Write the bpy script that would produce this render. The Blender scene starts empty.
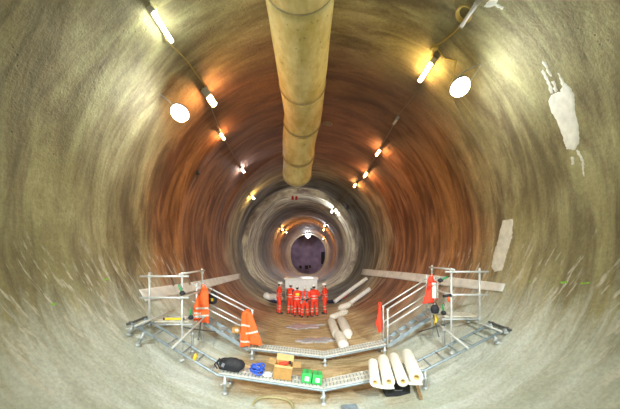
import bpy, bmesh, math, random
from mathutils import Vector, Matrix, noise
random.seed(7)
PI = math.pi
scene = bpy.context.scene
COL = scene.collection

# ------------------------------------------------------------------ camera
F, VX, VY, CH = 280.0, 308.0, 255.0, 3.46
cam_d = bpy.data.cameras.new('camera'); cam = bpy.data.objects.new('camera', cam_d); COL.objects.link(cam)
cam.location = (0, 0, CH); cam.rotation_euler = (PI/2, 0, 0)
cam_d.sensor_width = 36; cam_d.lens = F/620*36
cam_d.shift_x = (310-VX)/620; cam_d.shift_y = (VY-204.5)/620
cam_d.clip_start = .05; cam_d.clip_end = 400
scene.camera = cam

def P(px, py, d):
    "point at depth d that the photo shows at px, py"
    return Vector(((px-VX)*d/F, d, CH-(py-VY)*d/F))

# ------------------------------------------------------------------ tunnel section
def lerp_keys(keys, v):
    if v <= keys[0][0]: return keys[0][1]
    for (a, b), (c, d) in zip(keys, keys[1:]):
        if v <= c:
            t = (v-a)/(c-a); t = t*t*(3-2*t)
            return b+(d-b)*t
    return keys[-1][1]
XC = [(-16, .2), (7, .2), (15, .1), (20.5, -.2), (26.5, -.8), (40, -.6), (60, -.1), (82, 0)]
AA = [(-16, 5.25), (8, 5.2), (9.2, 5.15), (20, 5.15), (25.7, 5.25), (26.0, 4.88), (34, 4.88), (34.6, 5.12), (46, 5.05), (46.4, 4.95), (60, 5.0), (73, 5.05), (73.5, 4.85), (82, 5.0)]
BL = [(-16, 4.2), (30, 4.2), (60, 5.6), (82, 6.2)]
PW = 2.3
def section(y):
    return lerp_keys(XC, y), 4.2, lerp_keys(AA, y), lerp_keys(BL, y), lerp_keys(AA, y)+.1
def bump(phi, y):
    s, c = math.sin(phi), math.cos(phi)
    r = .035*noise.noise((s*1.2, c*1.2, y*1.1)) + .018*noise.noise((s*4+9, c*4, y*2.3)) + .010*noise.noise((s*11, c*11+4, y*4.5))
    k = min(1, max(.18, (y-6.5)/3)); w = 1 if c > -.25 else .3 if c < -.6 else .3+.7*(c+.6)/.35
    r += k*w*(.075*noise.noise((s*.5+3, c*.5, y*.85)) + .045*noise.noise((s*.7, c*.7+7, y*2.1)))
    return r
def tunnel_pt(phi, y, off=0.0, rough=True):
    xc, zc, a, bl, bu = section(y)
    if rough: off = off - bump(phi, y)*min(1, max(.0, (55-y)/30+.6))
    a -= off; bl -= off; bu -= off
    s, c = math.sin(phi), math.cos(phi)
    if c >= 0: return Vector((xc+a*s, y, zc+bu*c))
    e = 2/PW
    return Vector((xc+a*math.copysign(abs(s)**e, s), y, zc-bl*abs(c)**e))
def inside(p):
    xc, zc, a, bl, bu = section(p.y)
    u = abs(p.x-xc)/a
    if p.z >= zc: return u*u+((p.z-zc)/bu)**2 < 1
    return u**PW+((zc-p.z)/bl)**PW < 1
def floor_z(x, y):
    xc, zc, a, bl, bu = section(y)
    u = min(.999, abs(x-xc)/a)
    return zc-bl*(1-u**PW)**(1/PW)
def hit(px, py, pull=0.0):
    "where the line of sight meets the lining; pull brings the point back towards the middle of the tunnel, in metres"
    d = Vector(((px-VX)/F, 1, -(py-VY)/F)); o = Vector((0, 0, CH))
    lo, hi = .3, 81.5
    t = lo
    while t < hi and inside(o+d*t): t += .25
    lo, hi = t-.25, t
    for _ in range(24):
        m = (lo+hi)/2
        if inside(o+d*m): lo = m
        else: hi = m
    p = o+d*lo
    if pull: p = p+inward(p)*pull
    return p
def inward(p):
    xc, zc, a, bl, bu = section(p.y)
    if p.z >= zc: return Vector((-(p.x-xc)/a**2, 0, -(p.z-zc)/bu**2)).normalized()
    ux = (abs(p.x-xc)/a)**(PW-1)/a; uz = ((zc-p.z)/bl)**(PW-1)/bl
    return Vector((-math.copysign(ux, p.x-xc), 0, uz)).normalized()

# ------------------------------------------------------------------ materials
def new_mat(name):
    m = bpy.data.materials.new(name); m.use_nodes = True
    return m, m.node_tree.nodes, m.node_tree.links, m.node_tree.nodes['Principled BSDF']
def mat(name, col, rough=.6, metal=0.0, var=.12, scale=14.0, bump_s=.15):
    m, N, L, b = new_mat(name)
    b.inputs['Roughness'].default_value = rough; b.inputs['Metallic'].default_value = metal
    tc = N.new('ShaderNodeTexCoord')
    nz = N.new('ShaderNodeTexNoise'); nz.inputs['Scale'].default_value = scale; nz.inputs['Detail'].default_value = 4
    L.new(tc.outputs['Object'], nz.inputs['Vector'])
    r = N.new('ShaderNodeValToRGB')
    r.color_ramp.elements[0].position = .3; r.color_ramp.elements[1].position = .7
    r.color_ramp.elements[0].color = (*[c*(1-var) for c in col], 1)
    r.color_ramp.elements[1].color = (*[min(1, c*(1+var)) for c in col], 1)
    L.new(nz.outputs['Fac'], r.inputs['Fac']); L.new(r.outputs['Color'], b.inputs['Base Color'])
    if bump_s:
        bp = N.new('ShaderNodeBump'); bp.inputs['Strength'].default_value = bump_s; bp.inputs['Distance'].default_value = .01
        L.new(nz.outputs['Fac'], bp.inputs['Height']); L.new(bp.outputs['Normal'], b.inputs['Normal'])
    return m
def emit(name, col, s):
    m, N, L, b = new_mat(name)
    b.inputs['Base Color'].default_value = (*col, 1)
    b.inputs['Emission Color'].default_value = (*col, 1); b.inputs['Emission Strength'].default_value = s
    return m
def math_node(N, L, op, a, b=None, c=None):
    n = N.new('ShaderNodeMath'); n.operation = op
    for i, v in enumerate((a, b, c)):
        if v is None: continue
        if isinstance(v, (int, float)): n.inputs[i].default_value = v
        else: L.new(v, n.inputs[i])
    return n.outputs[0]
def noise_node(N, L, vec, scale, detail=4, rough=.6, dist=0.0):
    n = N.new('ShaderNodeTexNoise'); n.inputs['Scale'].default_value = scale
    n.inputs['Detail'].default_value = detail; n.inputs['Roughness'].default_value = rough
    n.inputs['Distortion'].default_value = dist; L.new(vec, n.inputs['Vector']); return n.outputs['Fac']
def scaled(N, L, vec, s):
    n = N.new('ShaderNodeVectorMath'); n.operation = 'MULTIPLY'; n.inputs[1].default_value = s
    L.new(vec, n.inputs[0]); return n.outputs[0]
def mixc(N, L, fac, a, b, mode='MIX'):
    n = N.new('ShaderNodeMix'); n.data_type = 'RGBA'; n.blend_type = mode; n.clamp_result = False
    if isinstance(fac, (int, float)): n.inputs[0].default_value = fac
    else: L.new(fac, n.inputs[0])
    for i, v in ((6, a), (7, b)):
        if isinstance(v, tuple): n.inputs[i].default_value = (*v, 1)
        else: L.new(v, n.inputs[i])
    return n.outputs[2]
def rng(N, L, v, a, b, c=0.0, d=1.0, smooth=True):
    n = N.new('ShaderNodeMapRange'); n.interpolation_type = 'SMOOTHSTEP' if smooth else 'LINEAR'
    L.new(v, n.inputs[0])
    for i, x in enumerate((a, b, c, d)): n.inputs[i+1].default_value = x
    return n.outputs[0]

def lining_material():
    m, N, L, b = new_mat('sprayed_concrete')
    g = N.new('ShaderNodeNewGeometry'); pos = g.outputs['Position']
    sep = N.new('ShaderNodeSeparateXYZ'); L.new(pos, sep.inputs[0])
    X, Y, Z = sep.outputs
    streak = noise_node(N, L, scaled(N, L, pos, (.22, 1.0, .22)), 1.5, 6, .62, .9)      # smears running round the ring
    fine = noise_node(N, L, scaled(N, L, pos, (.7, 4, .7)), 1.3, 6, .7, .8)
    blot = noise_node(N, L, pos, .55, 5, .6)
    grain = noise_node(N, L, pos, 16, 5, .7)
    # concrete tones ring by ring, with the lamps' orange-brown light painted in past the floods
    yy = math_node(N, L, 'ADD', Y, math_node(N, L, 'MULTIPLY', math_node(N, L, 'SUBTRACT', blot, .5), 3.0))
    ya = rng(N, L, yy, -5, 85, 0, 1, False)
    r = N.new('ShaderNodeValToRGB'); cr = r.color_ramp
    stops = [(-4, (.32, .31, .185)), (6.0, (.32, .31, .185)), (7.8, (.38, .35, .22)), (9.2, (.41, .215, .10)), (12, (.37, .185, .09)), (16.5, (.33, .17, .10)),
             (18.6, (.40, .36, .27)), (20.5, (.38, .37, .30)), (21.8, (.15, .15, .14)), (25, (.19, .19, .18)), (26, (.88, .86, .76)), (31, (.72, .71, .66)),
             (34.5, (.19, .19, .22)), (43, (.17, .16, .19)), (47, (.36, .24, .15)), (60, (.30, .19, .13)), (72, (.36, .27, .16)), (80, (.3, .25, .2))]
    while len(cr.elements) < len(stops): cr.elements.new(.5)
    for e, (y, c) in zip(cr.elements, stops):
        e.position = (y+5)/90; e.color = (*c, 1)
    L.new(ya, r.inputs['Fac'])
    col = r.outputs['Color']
    # smears
    ringy = rng(N, L, yy, 5.5, 9.5, .7, 1)
    col = mixc(N, L, math_node(N, L, 'MULTIPLY', ringy, .85), col, mixc(N, L, rng(N, L, streak, .34, .66), (.34, .24, .24), (1.45, 1.42, 1.30)), 'MULTIPLY')
    col = mixc(N, L, math_node(N, L, 'MULTIPLY', ringy, .55), col, mixc(N, L, rng(N, L, fine, .3, .7), (.6, .58, .56), (1.3, 1.3, 1.3)), 'MULTIPLY')
    col = mixc(N, L, .5, col, mixc(N, L, rng(N, L, blot, .3, .7), (.62, .54, .38), (1.25, 1.28, 1.25)), 'MULTIPLY')
    # darker purplish tone along the crown of the brown length
    crown_dark = math_node(N, L, 'MULTIPLY', rng(N, L, math_node(N, L, 'ADD', Z, math_node(N, L, 'MULTIPLY', math_node(N, L, 'SUBTRACT', streak, .5), 3.0)), 6.6, 8.8), rng(N, L, yy, 6.8, 8.6))
    col = mixc(N, L, math_node(N, L, 'MULTIPLY', crown_dark, math_node(N, L, 'MULTIPLY', rng(N, L, yy, 22, 18), .6)), col, (.15, .105, .11))
    # pale grey invert with hand-finished swipes at its upper edge
    edge = math_node(N, L, 'ADD', Z, math_node(N, L, 'MULTIPLY', math_node(N, L, 'SUBTRACT', fine, .5), 3.2))
    inv = rng(N, L, edge, 3.1, 1.5)
    inv = math_node(N, L, 'MULTIPLY', inv, rng(N, L, yy, 13.5, 9.0))
    pale = mixc(N, L, rng(N, L, streak, .3, .7), (.50, .55, .46), (.72, .79, .74))
    pale = mixc(N, L, .5, pale, mixc(N, L, rng(N, L, blot, .35, .65), (.75, .74, .66), (1.1, 1.1, 1.1)), 'MULTIPLY')
    col = mixc(N, L, inv, col, pale)
    # strokes of wet trowelled mortar where invert and wall meet
    cmb = N.new('ShaderNodeCombineXYZ'); L.new(math_node(N, L, 'MULTIPLY', X, .25), cmb.inputs[0])
    L.new(math_node(N, L, 'MULTIPLY', math_node(N, L, 'ADD', Y, math_node(N, L, 'MULTIPLY', Z, .45)), 3.2), cmb.inputs[1]); L.new(math_node(N, L, 'MULTIPLY', Z, .7), cmb.inputs[2])
    stroke = rng(N, L, noise_node(N, L, cmb.outputs[0], 2.2, 3, .6, .3), .56, .66)
    stroke = math_node(N, L, 'MULTIPLY', stroke, math_node(N, L, 'MULTIPLY', rng(N, L, Z, .9, 1.7), rng(N, L, edge, 3.9, 3.0)))
    stroke = math_node(N, L, 'MULTIPLY', stroke, rng(N, L, yy, 12.5, 9.0))
    col = mixc(N, L, math_node(N, L, 'MULTIPLY', stroke, .7), col, (.74, .75, .66))
    # trodden mud along the invert; its near end paints the shade under the near deck
    ax = math_node(N, L, 'ABSOLUTE', math_node(N, L, 'ADD', X, -.3))
    axn = math_node(N, L, 'ADD', ax, math_node(N, L, 'MULTIPLY', math_node(N, L, 'SUBTRACT', blot, .5), 2.2))
    mud_shade = math_node(N, L, 'MULTIPLY', rng(N, L, axn, 2.9, 1.7), rng(N, L, Z, 1.2, .7))
    mud_shade = math_node(N, L, 'MULTIPLY', mud_shade, math_node(N, L, 'MULTIPLY', rng(N, L, yy, 6.0, 6.9), rng(N, L, yy, 20, 16)))
    mcol = mixc(N, L, rng(N, L, fine, .35, .65), (.36, .25, .115), (.66, .52, .30))
    col = mixc(N, L, mud_shade, col, mcol)
    # pits left by the spray nozzle
    v = N.new('ShaderNodeTexVoronoi'); v.inputs['Scale'].default_value = 7.5; v.inputs['Randomness'].default_value = 1
    L.new(pos, v.inputs['Vector'])
    pit = math_node(N, L, 'MULTIPLY', rng(N, L, v.outputs['Distance'], .16, .07), rng(N, L, Z, 2.6, 4.0))
    pit = math_node(N, L, 'MULTIPLY', pit, rng(N, L, noise_node(N, L, pos, 2.2), .5, .6))
    col = mixc(N, L, math_node(N, L, 'MULTIPLY', pit, .6), col, (.12, .11, .08))
    col = mixc(N, L, .5, col, mixc(N, L, rng(N, L, grain, .3, .7), (.72, .72, .72), (1.22, 1.22, 1.22)), 'MULTIPLY')
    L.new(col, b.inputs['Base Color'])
    b.inputs['Roughness'].default_value = .62
    b.inputs['Specular IOR Level'].default_value = .35
    h = math_node(N, L, 'ADD', math_node(N, L, 'MULTIPLY', grain, .9), math_node(N, L, 'MULTIPLY', math_node(N, L, 'MULTIPLY', fine, ringy), .9))
    h = math_node(N, L, 'ADD', h, math_node(N, L, 'MULTIPLY', noise_node(N, L, pos, 5, 4, .6), .9))
    h = math_node(N, L, 'SUBTRACT', h, math_node(N, L, 'MULTIPLY', pit, .6))
    bp = N.new('ShaderNodeBump'); bp.inputs['Strength'].default_value = .7; bp.inputs['Distance'].default_value = .035
    L.new(h, bp.inputs['Height']); L.new(bp.outputs['Normal'], b.inputs['Normal'])
    return m

M = {}
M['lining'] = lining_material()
M['steel'] = mat('galvanised_steel', (.50, .54, .55), .42, .35, .18, 9)
M['alu'] = mat('aluminium_tube', (.64, .67, .66), .4, .25, .12, 9)
M['bluesteel'] = mat('blue_grey_steel', (.30, .37, .41), .45, .35, .2, 9)
M['tread'] = mat('deck_steel', (.66, .67, .60), .5, .2, .2, 20)
M['darksteel'] = mat('dark_coupler', (.14, .15, .15), .5, .5, .2, 20)
M['plank'] = mat('weathered_plank', (.56, .55, .46), .8, 0, .25, 6)
M['duct'] = mat('duct_fabric', (.60, .53, .27), .55, 0, .1, 3)
M['ductring'] = mat('duct_band', (.42, .35, .18), .55, 0, .15, 8)
M['orange'] = mat('hi_vis_orange', (.95, .13, .02), .7, 0, .15, 9)
M['red'] = mat('hi_vis_red', (.85, .055, .02), .7, 0, .15, 9)
M['reflect'] = mat('reflective_tape', (.62, .60, .52), .4, .1, .05)
M['yellowpatch'] = mat('yellow_patch', (.85, .70, .05), .6)
M['skin'] = mat('skin', (.58, .34, .24), .5, 0, .06, 12)
M['eye'] = mat('eye_dark', (.03, .02, .02), .2, 0, 0)
M['hair'] = mat('dark_hair', (.03, .022, .018), .7, 0, .3, 40)
M['helmet'] = mat('white_plastic_helmet', (.82, .83, .80), .3, 0, .04)
M['boot'] = mat('black_boot', (.025, .025, .028), .5, 0, .2)
M['black'] = mat('black_fabric', (.018, .019, .024), .75, 0, .3, 20)
M['grey'] = mat('grey_harness', (.22, .23, .26), .7, 0, .2)
M['blue'] = mat('blue_hose', (.03, .10, .55), .4, 0, .2)
M['card'] = mat('cardboard', (.44, .25, .075), .8, 0, .12, 12)
M['cardin'] = mat('cardboard_inside', (.52, .35, .14), .8, 0, .12, 12)
M['green'] = mat('green_carton', (.04, .44, .10), .5, 0, .12)
M['greenp'] = mat('green_plastic', (.03, .27, .08), .4, 0, .1)
M['label'] = mat('white_label', (.85, .87, .83), .6, 0, .04)
M['roll'] = mat('white_sheet_roll', (.86, .86, .78), .6, 0, .05, 5)
M['core'] = mat('card_core', (.60, .47, .20), .8, 0, .1)
M['sack'] = mat('pale_woven_sack', (.80, .79, .70), .85, 0, .12, 10)
M['white'] = mat('white_plastic', (.80, .81, .78), .5, 0, .06, 5)
M['sheet'] = mat('white_membrane', (.86, .87, .84), .6, 0, .14, 3)
M['navy'] = mat('navy_tarpaulin', (.025, .035, .09), .6, 0, .3)
M['yellow'] = mat('yellow_plastic', (.85, .60, .03), .5)
M['cable'] = mat('yellow_cable', (.62, .45, .12), .5, 0, .1)
M['greycable'] = mat('grey_cable', (.35, .31, .24), .5, 0, .1)
M['hose'] = mat('tan_hose', (.40, .36, .18), .5, 0, .1)
M['timber'] = mat('timber', (.34, .22, .10), .8, 0, .2)
M['plaster'] = mat('white_patch_plaster', (.82, .83, .77), .8, 0, .12, 7, .5)
M['greenpaint'] = mat('green_spray_paint', (.25, .65, .04), .7)
M['redpaint'] = mat('red_plate', (.65, .03, .03), .5)
M['housing'] = mat('lamp_housing', (.55, .53, .47), .5)
M['darkhousing'] = mat('dark_lamp_housing', (.05, .05, .05), .5)
M['void'] = mat('dark_recess', (.012, .012, .018), .8)
M['endwall'] = mat('far_face_concrete', (.20, .155, .27), .8, 0, .35, .6, .3)
m, N, L, b = new_mat('standing_water'); M['water'] = m
b.inputs['Base Color'].default_value = (.40, .40, .42, 1); b.inputs['Roughness'].default_value = .22
b.inputs['Specular IOR Level'].default_value = .9
M['tube_warm'] = emit('tube_warm', (1, .47, .15), 110)
M['tube_yellow'] = emit('tube_yellow', (1, .68, .22), 100)
M['tube_cool'] = emit('tube_cool', (.92, .97, 1), 100)
M['tube_white'] = emit('tube_white', (.95, 1, .84), 60)
M['flood'] = emit('flood_face', (.95, 1.0, .96), 140)
M['flood_back'] = emit('flood_back_face', (.96, 1, .95), 60)
M['farflood'] = emit('far_flood_face', (.95, .97, 1.0), 260)
M['tube_far'] = emit('tube_far', (1, .50, .14), 150)

# ------------------------------------------------------------------ mesh builder
class MB:
    def __init__(s): s.v = []; s.f = []; s.m = []; s.sm = []
    def add(s, vs, fs, mi=0, smooth=False):
        o = len(s.v); s.v += [Vector(v) for v in vs]
        for f in fs: s.f.append([o+i for i in f]); s.m.append(mi); s.sm.append(smooth)
        return s
    def box(s, c, size, rot=None, mi=0, bev=0.0):
        hx, hy, hz = [d/2 for d in size]; c = Vector(c)
        R = rot if rot is not None else Matrix.Identity(3)
        if bev:
            bm = bmesh.new(); bmesh.ops.create_cube(bm, size=1)
            for v in bm.verts: v.co = Vector((v.co.x*size[0], v.co.y*size[1], v.co.z*size[2]))
            bmesh.ops.bevel(bm, geom=bm.edges[:], offset=bev, segments=2, affect='EDGES', profile=.5)
            bm.verts.index_update()
            s.add([c+R@v.co for v in bm.verts], [[v.index for v in f.verts] for f in bm.faces], mi); bm.free(); return s
        vs = [c+R@Vector((x, y, z)) for x in (-hx, hx) for y in (-hy, hy) for z in (-hz, hz)]
        return s.add(vs, [(0, 1, 3, 2), (4, 6, 7, 5), (0, 4, 5, 1), (2, 3, 7, 6), (0, 2, 6, 4), (1, 5, 7, 3)], mi)
    def bar(s, a, b, w, h, mi=0, up=(0, 0, 1)):
        a = Vector(a); b = Vector(b); d = b-a; l = d.length; x = d/l
        z = Vector(up); y = z.cross(x)
        if y.length < 1e-4: y = Vector((0, 1, 0)).cross(x)
        y.normalize(); z = x.cross(y)
        return s.box((a+b)/2, (l, w, h), Matrix((x, y, z)).transposed(), mi)
    def path(s, pts, rad, seg=8, mi=0, caps=True, flat=1.0):
        pts = [Vector(p) for p in pts]; n = len(pts)
        rs = rad if isinstance(rad, (list, tuple)) else [rad]*n
        vs = []; ref = None
        for i, p in enumerate(pts):
            t = (pts[min(i+1, n-1)]-pts[max(i-1, 0)]).normalized()
            if ref is None: ref = Vector((0, 0, 1)) if abs(t.z) < .9 else Vector((0, 1, 0))
            u = (ref-t*ref.dot(t)); 
            if u.length < 1e-5: u = t.orthogonal()
            u.normalize(); w = t.cross(u); ref = u
            for k in range(seg):
                a = 2*PI*k/seg; vs.append(p+(u*math.cos(a)*flat+w*math.sin(a))*rs[i])
        fs = [(i*seg+k, i*seg+(k+1) % seg, (i+1)*seg+(k+1) % seg, (i+1)*seg+k) for i in range(n-1) for k in range(seg)]
        s.add(vs, fs, mi, True)
        if caps: 
            o = len(s.v)-len(vs)
            s.f.append([o+k for k in range(seg)][::-1]); s.m.append(mi); s.sm.append(False)
            s.f.append([o+(n-1)*seg+k for k in range(seg)]); s.m.append(mi); s.sm.append(False)
        return s
    def tube(s, a, b, r, seg=8, mi=0): return s.path([a, b], r, seg, mi)
    def ring(s, c, R, r, axis=(0, 1, 0), seg=24, mi=0):
        ax = Vector(axis).normalized(); u = ax.orthogonal().normalized(); w = ax.cross(u); c = Vector(c)
        vs = []; 
        for i in range(seg):
            a = 2*PI*i/seg; d = u*math.cos(a)+w*math.sin(a)
            for k in range(6):
                q = 2*PI*k/6; vs.append(c+d*(R+r*math.cos(q))+ax*r*math.sin(q))
        return s.add(vs, [(i*6+k, ((i+1) % seg)*6+k, ((i+1) % seg)*6+(k+1) % 6, i*6+(k+1) % 6) for i in range(seg) for k in range(6)], mi, True)
    def ell(s, c, rad, nu=14, nv=9, mi=0, R=None):
        c = Vector(c); R = R or Matrix.Identity(3); vs = []
        for j in range(nv+1):
            t = PI*j/nv
            for i in range(nu):
                a = 2*PI*i/nu
                vs.append(c+R@Vector((rad[0]*math.sin(t)*math.cos(a), rad[1]*math.sin(t)*math.sin(a), rad[2]*math.cos(t))))
        return s.add(vs, [(j*nu+i, (j+1)*nu+i, (j+1)*nu+(i+1) % nu, j*nu+(i+1) % nu) for j in range(nv) for i in range(nu)], mi, True)
    def cap(s, a, b, ra, rb, mi=0, n=10):
        "tapered capsule"
        a = Vector(a); b = Vector(b); d = b-a
        t = d.normalized() if d.length > 1e-6 else Vector((0, 0, 1))
        pts = []; rs = []
        for k in range(4): q = PI/2*(k+.35)/4; pts.append(a-t*ra*math.cos(q)); rs.append(ra*math.sin(q))
        pts += [a, b]; rs += [ra, rb]
        for k in range(4): q = PI/2*(k+1)/4.35; pts.append(b+t*rb*math.sin(q)); rs.append(rb*math.cos(q))
        return s.path(pts, rs, n, mi)
    def mesh(s, name, mats, off=Vector((0, 0, 0))):
        me = bpy.data.meshes.new(name)
        me.from_pydata([v-off for v in s.v], [], s.f)
        for x in (mats if isinstance(mats, (list, tuple)) else [mats]): me.materials.append(x)
        me.polygons.foreach_set('material_index', s.m); me.polygons.foreach_set('use_smooth', s.sm)
        bm = bmesh.new(); bm.from_mesh(me); bmesh.ops.recalc_face_normals(bm, faces=bm.faces); bm.to_mesh(me); bm.free()
        me.update(); return me
    def build(s, name, mats, parent=None, world=True):
        off = wloc(parent) if (parent is not None and world) else Vector((0, 0, 0))
        return link(name, s.mesh(name, mats, off), parent)
def wloc(o):
    p = Vector((0, 0, 0))
    while o is not None: p = p+o.location; o = o.parent
    return p
def link(name, me, parent=None):
    o = bpy.data.objects.new(name, me); COL.objects.link(o)
    if parent is not None: o.parent = parent
    return o
def tag(o, label, cat=None, group=None, kind=None):
    if label: o['label'] = label
    if cat: o['category'] = cat
    if group: o['group'] = group
    if kind: o['kind'] = kind
    return o
def thing(name, label, cat, loc=(0, 0, 0), rz=0.0, group=None):
    o = link(name, None); o.location = loc; o.rotation_euler = (0, 0, rz)
    o.empty_display_size = .2
    return tag(o, label, cat, group)
def one(mb, name, mats, label, cat, loc, group=None):
    "a thing that is a single mesh, with its origin at loc"
    o = link(name, mb.mesh(name, mats, Vector(loc))); o.location = loc
    return tag(o, label, cat, group)
def voxel(mb, size, smooth=4, fac=.5):
    "fuse overlapping shapes into one continuous surface"
    me = mb.mesh('tmp', []); o = bpy.data.objects.new('tmp', me); COL.objects.link(o)
    r = o.modifiers.new('r', 'REMESH'); r.mode = 'VOXEL'; r.voxel_size = size; r.use_smooth_shade = True
    q = o.modifiers.new('s', 'SMOOTH'); q.iterations = smooth; q.factor = fac
    dg = bpy.context.evaluated_depsgraph_get()
    out = bpy.data.meshes.new_from_object(o.evaluated_get(dg))
    bpy.data.objects.remove(o); bpy.data.meshes.remove(me)
    out.materials.clear()
    out.polygons.foreach_set('use_smooth', [True]*len(out.polygons))
    return out

# ------------------------------------------------------------------ the setting
def build_lining():
    ys = []
    y = -16.0
    while y < 81.5:
        ys.append(y); y += .16 if 2 < y < 12 else (.22 if y < 36 else .4)
    ys.append(81.5)
    n = 288
    V = []; 
    for y in ys:
        for k in range(n): V.append(tunnel_pt(2*PI*k/n, y))
    FCS = {'ceiling': [], 'wall_right': [], 'floor': [], 'wall_left': []}
    for j in range(len(ys)-1):
        for k in range(n):
            d = (k+.5)*360/n
            w = 'ceiling' if d < 48 or d > 312 else 'wall_right' if d < 122 else 'floor' if d < 238 else 'wall_left'
            FCS[w].append((j*n+k, j*n+(k+1) % n, (j+1)*n+(k+1) % n, (j+1)*n+k))
    full = bpy.data.meshes.new('full'); full.from_pydata(V, [], sum(FCS.values(), [])); full.update()
    nor = [v.normal.copy() for v in full.vertices]
    for w, fs in FCS.items():
        used = {}; vs = []; nn = []; ff = []
        for f in fs:
            g = []
            for i in f:
                if i not in used: used[i] = len(vs); vs.append(V[i]); nn.append(nor[i])
                g.append(used[i])
            ff.append(g)
        me = bpy.data.meshes.new(w); me.from_pydata(vs, [], ff); me.update()
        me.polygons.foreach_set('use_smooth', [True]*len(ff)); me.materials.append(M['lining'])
        me.normals_split_custom_set_from_vertices(nn)
        o = link(w, me); o['kind'] = 'structure'
    bpy.data.meshes.remove(full)
build_lining()
def end_wall(name, y, m):
    mb = MB(); n = 72
    vs = [tunnel_pt(2*PI*k/n, y, -.3, False) for k in range(n)]
    vs2 = [v+Vector((0, .3, 0)) for v in vs]
    mb.add(vs+vs2, [list(range(n)), list(range(n, 2*n))]+[(k, (k+1) % n, n+(k+1) % n, n+k) for k in range(n)])
    o = mb.build(name, m); o['kind'] = 'structure'
end_wall('wall_end', 81.3, M['endwall'])
end_wall('wall_back', -16.1, M['lining'])
for (px, py, w, h) in ((300.5, 267, .9, 1.0), (306.5, 267.3, 1.1, 1.2), (310, 266.6, .7, .9), (323, 258, 1.2, 3.6)):
    c = P(px, py, 81.0); mb = MB()
    for (dx, dz, sx, sz) in ((0, h/2, w+.2, .12), (0, -h/2, w+.2, .12), (-w/2, 0, .12, h), (w/2, 0, .12, h)):
        mb.box(c+Vector((dx, .1, dz)), (sx, .35, sz), mi=0)
    mb.box(c+Vector((0, .18, 0)), (w, .16, h), mi=1)
    o = mb.build('trim_1', [M['endwall'], M['void']]); o['kind'] = 'structure'

import itertools
TN = itertools.count(2)
def wall_patch(polys, m, name, off=.012, cuts=3, rough=.004):
    for pts in polys: wall_patch1([pts], m, 'trim_%d' % next(TN), off, cuts, rough)
def wall_patch1(polys, m, name, off, cuts, rough):
    "patches of plaster lying on the lining, a few mm thick"
    bm = bmesh.new()
    for pts in polys:
        vs = [bm.verts.new((x, y, 0)) for x, y in pts]
        try: bm.faces.new(vs)
        except ValueError: pass
    bmesh.ops.triangulate(bm, faces=bm.faces[:])
    for _ in range(cuts):
        bmesh.ops.subdivide_edges(bm, edges=[e for e in bm.edges if e.calc_length() > 3], cuts=1, use_grid_fill=True)
    bmesh.ops.triangulate(bm, faces=bm.faces[:])
    for v in bm.verts:
        q = v.co.copy()
        if v.is_boundary: q = q+Vector((noise.noise((q.x*.35, q.y*.35, 3)), noise.noise((q.x*.35, q.y*.35, 8)), 0))*1.5
        h = hit(q.x, q.y)
        v.co = h
    for v in bm.verts:
        p = v.co.copy(); xc, zc, a, bl, bu = section(p.y)
        phi = math.atan2((p.x-xc)/a, (p.z-zc)/bu) if p.z >= zc else None
        if phi is None:
            s_ = math.copysign((abs(p.x-xc)/a)**(PW/2), p.x-xc); c_ = -((zc-p.z)/bl)**(PW/2); phi = math.atan2(s_, c_)
        v.co = tunnel_pt(phi, p.y, (-.01 if v.is_boundary else off)+rough*noise.noise(p*9))
    me = bpy.data.meshes.new(name); bm.to_mesh(me); bm.free()
    me.polygons.foreach_set('use_smooth', [True]*len(me.polygons)); me.materials.append(m)
    o = link(name, me); o['kind'] = 'structure'; return o
z8 = lambda L_: [(500+x/2.925, 40+y/2.925) for x, y in L_]
wall_patch([z8([(140, 180), (150, 160), (175, 148), (192, 122), (210, 135), (222, 160), (225, 200), (235, 240), (238, 300), (225, 322), (195, 322), (185, 290), (165, 245), (150, 215)]),
            z8([(118, 85), (130, 84), (148, 118), (160, 150), (152, 166), (144, 150), (134, 118)]), z8([(124, 60), (138, 62), (152, 98), (158, 108), (148, 108)]),
            z8([(168, 92), (176, 94), (196, 128), (186, 150)]), z8([(222, 318), (234, 320), (250, 350), (250, 402), (242, 402), (242, 356)]), z8([(206, 334), (220, 340), (222, 366), (210, 368)]),
            z8([(150, 118), (162, 116), (172, 148), (160, 158)])], M['plaster'], 'trim_2')
wall_patch([[(502, 219), (515, 218), (513, 238), (507, 258), (503, 271), (494, 272), (491, 266), (493, 254), (498, 238)]], M['plaster'], 'trim_3')
wall_patch([[(486, 2), (494, -4), (500, -2), (497, 4), (505, 7), (503, 11), (494, 7), (487, 9), (483, 7)]], M['plaster'], 'trim_4')
wall_patch([[(558, 281), (568, 280), (570, 283), (560, 285)], [(578, 282.5), (592, 281.5), (594, 284), (580, 285)], [(527, 281), (532, 280), (533, 282), (528, 283)]], M['greenpaint'], 'trim_5', .006, 2)
wall_patch([[(101, 279), (108, 277), (111, 280), (104, 282)], [(50, 303), (57, 302), (58, 305), (51, 306)]], M['greenpaint'], 'trim_6', .006, 2)

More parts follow.
